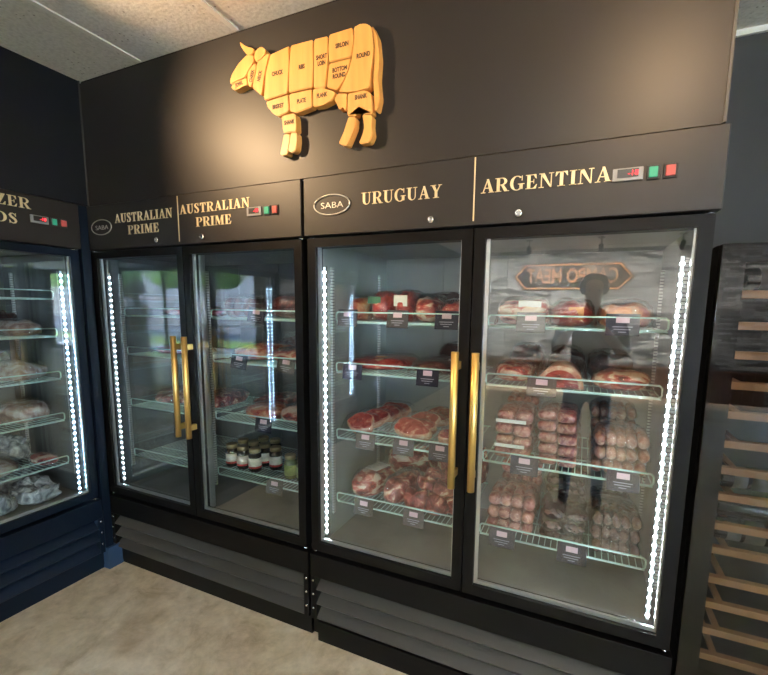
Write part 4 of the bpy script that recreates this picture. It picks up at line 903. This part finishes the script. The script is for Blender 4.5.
# photographer, whose reflection stands in the glass
principled('shirt_grey', (0.20, 0.20, 0.22), 0.8); principled('denim', (0.22, 0.32, 0.48), 0.8); principled('skin', (0.48, 0.27, 0.19), 0.5); principled('hair', (0.02, 0.014, 0.010), 0.6); principled('shoe', (0.05, 0.05, 0.05), 0.6)
def skinned(name, verts, edges, rad, mat, parent, root=0, lv=2):
    me = bpy.data.meshes.new(name); me.from_pydata(verts, edges, [])
    o = bpy.data.objects.new(name, me); COL.objects.link(o)
    o.modifiers.new('s', 'SKIN'); sub = o.modifiers.new('u', 'SUBSURF'); sub.levels = lv; sub.render_levels = lv
    sv = me.skin_vertices[0].data
    for i, r in enumerate(rad):
        sv[i].radius = r if isinstance(r, tuple) else (r, r); sv[i].use_root = (i == root)
    dg = bpy.context.evaluated_depsgraph_get(); dg.update()
    m2 = bpy.data.meshes.new_from_object(o.evaluated_get(dg)); bpy.data.objects.remove(o)
    for p in m2.polygons: p.use_smooth = True
    m2.materials.clear()
    for mm in (mat if isinstance(mat, list) else [mat]): m2.materials.append(MATS[mm])
    return obj(name, m2, None, parent)
PX, PY = 1.10, -1.90
pr = thing('person', 'person in grey top and blue jeans holding up a phone, mirrored in the glass doors', 'person', (PX, PY, 0))
V = [(0, 0, 0.95), (0, 0.01, 1.12), (0, 0, 1.30), (0, -0.01, 1.43), (0, 0.01, 1.53),           # 0-4 spine
     (-0.10, 0, 0.90), (-0.11, 0.02, 0.50), (-0.115, -0.03, 0.10), (-0.12, 0.09, 0.04),         # left leg 5-8
     (0.10, 0, 0.90), (0.11, 0.02, 0.50), (0.115, -0.03, 0.10), (0.12, 0.09, 0.04),             # right leg 9-12
     (-0.18, -0.01, 1.43), (-0.23, 0.12, 1.20), (-0.115, 0.36, 1.43),                             # left arm 13-15
     (0.18, -0.01, 1.43), (0.22, 0.12, 1.20), (0.025, 0.36, 1.43),                              # right arm 16-18
     (0, 0.035, 1.605), (0, 0.035, 1.665), (0, 0.015, 1.72)]                                         # head 19-21
Ed = [(0, 1), (1, 2), (2, 3), (3, 4), (0, 5), (5, 6), (6, 7), (7, 8), (0, 9), (9, 10), (10, 11), (11, 12), (3, 13), (13, 14), (14, 15), (3, 16), (16, 17), (17, 18), (4, 19), (19, 20), (20, 21)]
Rr = [(0.15, 0.11), (0.14, 0.10), (0.16, 0.11), (0.13, 0.09), 0.05, 0.085, 0.06, 0.042, 0.035, 0.085, 0.06, 0.042, 0.035, 0.06, 0.045, 0.028, 0.06, 0.045, 0.028, (0.058, 0.072), (0.080, 0.100), (0.066, 0.085)]
body = skinned('body', V, Ed, Rr, ['skin', 'shirt_grey', 'denim', 'shoe'], pr, lv=3)
for p in body.data.polygons:
    z = p.center.z; y = p.center.y
    p.material_index = 3 if z < 0.11 else 2 if z < 0.98 else 0 if (z > 1.50 or y > 0.16) else 1
bm = B(); lathe(bm, [(0.02, 1.775), (0.07, 1.755), (0.095, 1.70), (0.098, 1.66), (0.085, 1.62)][::-1], 20, (0, 0.0, 0)); obj('hair', bm, 'hair', pr)
bm = B()
for s in (-1, 1): lathe(bm, [(0.004, -0.006), (0.010, 0.0), (0.004, 0.006)], 10, (s * 0.032, 0.128, 1.645), 'x')
obj('eyes', bm, 'hair', pr)
bm = B(); prism(bm, [(-0.012, 1.600), (0.012, 1.600), (0.004, 1.645), (-0.004, 1.645)], 0.12, 0.150); obj('nose', bm, 'skin', pr)
for s in (-1, 1):
    hx = -0.045 + s * 0.07
    for q in range(4):
        L = (0.070, 0.080, 0.075, 0.060)[q]; z = 1.41 + q * 0.019
        skinned('finger', [(hx, 0.36, z), (hx - s * 0.012, 0.36 + L * 0.45, z + 0.004), (hx - s * 0.03, 0.36 + L * 0.62, z + 0.006)], [(0, 1), (1, 2)], [0.010, 0.009, 0.007], 'skin', body, lv=1)
    skinned('thumb', [(hx, 0.35, 1.43), (hx - s * 0.025, 0.368, 1.455), (hx - s * 0.04, 0.378, 1.475)], [(0, 1), (1, 2)], [0.012, 0.010, 0.008], 'skin', body, lv=1)
ph = thing('phone', 'dark phone held up by the person, mirrored in the glass doors', 'phone', (1.055, -1.458, 1.455))
bm = B(); box(bm, -0.082, -0.004, -0.038, 0.082, 0.004, 0.038, 0.003); obj('phone_body', bm, 'plastic_black', ph)

# ceiling lamps; the flat panels are unseen, added as fill light
emitter('fill_panel_light', (1.0, 0.93, 0.82), 7.0)
for x, y, lb in ((1.0, -2.32, 'unseen ceiling fill panel added behind the photographer'), (4.2, -2.32, 'unseen ceiling fill panel added near the shop middle'), (8.4, -3.5, 'unseen ceiling fill panel added far right in the shop')):
    t = thing('fill_ceiling_lamp', lb, 'fill lamp', (x, y, CZ), 0, 'added ceiling fill panels')
    bm = B(); box(bm, -0.29, -0.59, -0.012, 0.29, 0.59, -0.007); obj('diffuser', bm, 'fill_panel_light', t)
    bm = B()
    for q in ((-0.30, -0.60, 0.30, -0.585), (-0.30, 0.585, 0.30, 0.60), (-0.30, -0.585, -0.285, 0.585), (0.285, -0.585, 0.30, 0.585)): box(bm, q[0], q[1], -0.016, q[2], q[3], -0.001)
    obj('lamp_frame', bm, 'paper_white', t)
emitter('bulb_warm', (1.0, 0.72, 0.42), 20.0)
def track_lamp(pos, aim, power, size, blend, lb, col=(1.0, 0.66, 0.36)):
    pos = Vector(pos); aim = Vector(aim); d = (aim - pos).normalized()
    t = thing('track_spotlight', lb, 'spotlight', (pos.x, pos.y, CZ), 0, 'black ceiling spotlights')
    bm = B(); lathe(bm, [(0.05, 0.0), (0.05, -0.02), (0.01, -0.025), (0.01, pos.z - CZ)][::-1], 16); obj('mount', bm, 'metal_black', t)
    bm = B(); tube(bm, [Vector((0, 0, pos.z - CZ)) - d * 0.06, Vector((0, 0, pos.z - CZ)) + d * 0.06], 0.035, 16); obj('lamp_head', bm, 'metal_black', t)
    L = bpy.data.lights.new('spot', 'SPOT'); L.energy = power; L.color = col; L.spot_size = size; L.spot_blend = blend; L.shadow_soft_size = 0.03
    lo = bpy.data.objects.new('spot_beam', L); COL.objects.link(lo); lo.parent = t
    lo.matrix_parent_inverse = Matrix(); lo.location = Vector((0, 0, pos.z - CZ)) + d * 0.075; lo.rotation_euler = d.to_track_quat('-Z', 'Y').to_euler()
track_lamp((-0.95, -0.90, 2.48), (0.0, 0.0, 2.2), 70, math.radians(85), 1.0, 'black ceiling spotlight aimed at the wooden cow')
track_lamp((1.35, -0.85, 2.48), (0.85, 0.0, 2.15), 20, math.radians(130), 1.0, 'black ceiling spotlight aimed above the ARGENTINA lettering')
for q in range(5): track_lamp((-0.9 + q * 1.05, -5.7, 2.45), (-0.9 + q * 1.05, -7.0, 1.6), 400, math.radians(100), 0.8, 'black ceiling spotlight number %s from the corner before the stone wall' % ('one', 'two', 'three', 'four', 'five')[q], (1.0, 0.88, 0.75))

# ------------------------------------------------------------------ outdoors through the shop window
bm = B(); box(bm, -10, -60, -0.3, 60, -7.4, -0.14); o = struct('ground', bm, 'asphalt')
bm = B(); box(bm, -10, -10.4, -0.14, 60, -7.4, -0.05); struct('pavement', bm, 'pavement')  # unseen pale strip added to bounce sunlight up to the shop ceiling
bm = B(); box(bm, 2, -12.8, -0.14, 40, -10.5, -0.11); o = obj('lawn', bm, 'grass'); tag(o, 'yellow green lawn beyond the shop window', 'lawn'); o['kind'] = 'stuff'
bm = B(); box(bm, 4, -34, -0.13, 38, -26, 4.2, 0.05); box(bm, 3.8, -34.2, 4.2, 38.2, -25.8, 4.5); bd = obj('building', bm, 'render_white'); tag(bd, 'low white building across the road', 'building')
for q, (tx, ty) in enumerate(((5.6, -12.0), (12.2, -12.3), (19.0, -12.2))):
    t = thing('street_tree', ('nearest', 'middle', 'farthest')[q] + ' leafy tree on the lawn outside the window', 'tree', (tx, ty, -0.11))
    bm = B(); tube(bm, [(0, 0, 0.02), (0.05, 0, 1.2), (0, 0.05, 2.6)], [0.14, 0.11, 0.09], 10); obj('trunk', bm, 'wood_dark', t)
    bm = blob(4.4, 4.0, 2.6, q + 40, 30, 18, 0.5, 1.0); obj('crown', bm, 'foliage', t, (0, 0, 2.3))
bm = blob(1, 1, 1, 90); bm.free()
sun = bpy.data.lights.new('sun', 'SUN'); sun.energy = 140.0; sun.angle = 0.01; sun.color = (1, 0.95, 0.86)
so = bpy.data.objects.new('sun', sun); COL.objects.link(so); so.rotation_euler = Vector((0.25, -0.55, -0.8)).to_track_quat('-Z', 'Y').to_euler()
w = bpy.data.worlds.new('sky'); sc.world = w; w.use_nodes = True; nt = w.node_tree; nt.nodes.clear()
ow = N(nt, 'ShaderNodeOutputWorld'); bg = N(nt, 'ShaderNodeBackground'); tc = N(nt, 'ShaderNodeTexCoord'); sp = N(nt, 'ShaderNodeSeparateXYZ'); rp = N(nt, 'ShaderNodeValToRGB')
rp.color_ramp.elements[0].position = 0.0; rp.color_ramp.elements[0].color = (0.80, 0.88, 1.0, 1); rp.color_ramp.elements[1].position = 0.5; rp.color_ramp.elements[1].color = (0.32, 0.52, 0.95, 1)
nt.links.new(tc.outputs['Generated'], sp.inputs[0]); nt.links.new(sp.outputs[2], rp.inputs['Fac']); nt.links.new(rp.outputs[0], bg.inputs['Color']); setin(bg, Strength=42.0); nt.links.new(bg.outputs[0], ow.inputs['Surface'])
pl = bpy.data.lights.new('window_portal', 'AREA'); pl.shape = 'RECTANGLE'; pl.size = 8.94; pl.size_y = 2.38; pl.cycles.is_portal = True
po = bpy.data.objects.new('window_portal', pl); COL.objects.link(po); po.location = (8.45, -7.045, 1.29); po.rotation_euler = Vector((0, 1, 0)).to_track_quat('-Z', 'Z').to_euler()

# ------------------------------------------------------------------ camera
yaw, pitch, roll = -0.40884, -0.13112, 0.0141
cy, sy, cp, sp_ = math.cos(yaw), math.sin(yaw), math.cos(pitch), math.sin(pitch)
fw = Vector((sy * cp, cy * cp, sp_)); rt = Vector((cy, -sy, 0)); up = rt.cross(fw)
r2 = rt * math.cos(roll) + up * math.sin(roll); u2 = -rt * math.sin(roll) + up * math.cos(roll)
cam = bpy.data.cameras.new('camera'); co = bpy.data.objects.new('camera', cam); COL.objects.link(co)
mw = Matrix((r2, u2, -fw)).transposed().to_4x4(); mw.translation = Vector((1.05534, -1.43753, 1.504)); co.matrix_world = mw
cam.sensor_width = 36; cam.lens = 421.192 / 768 * 36; cam.shift_x = -(401.331 - 384) / 768; cam.shift_y = (363.611 - 337.5) / 768
cam.clip_start = 0.01; sc.camera = co
sc.view_settings.view_transform = 'Standard'; sc.view_settings.look = 'None'; sc.view_settings.gamma = 1; sc.view_settings.exposure = 1.08; sc.view_settings.use_curve_mapping = False
sc.cycles.transparent_max_bounces = 24; sc.cycles.max_bounces = 10; sc.cycles.glossy_bounces = 6; sc.cycles.caustics_reflective = False; sc.cycles.caustics_refractive = False
sc.cycles.sample_clamp_indirect = 6.0
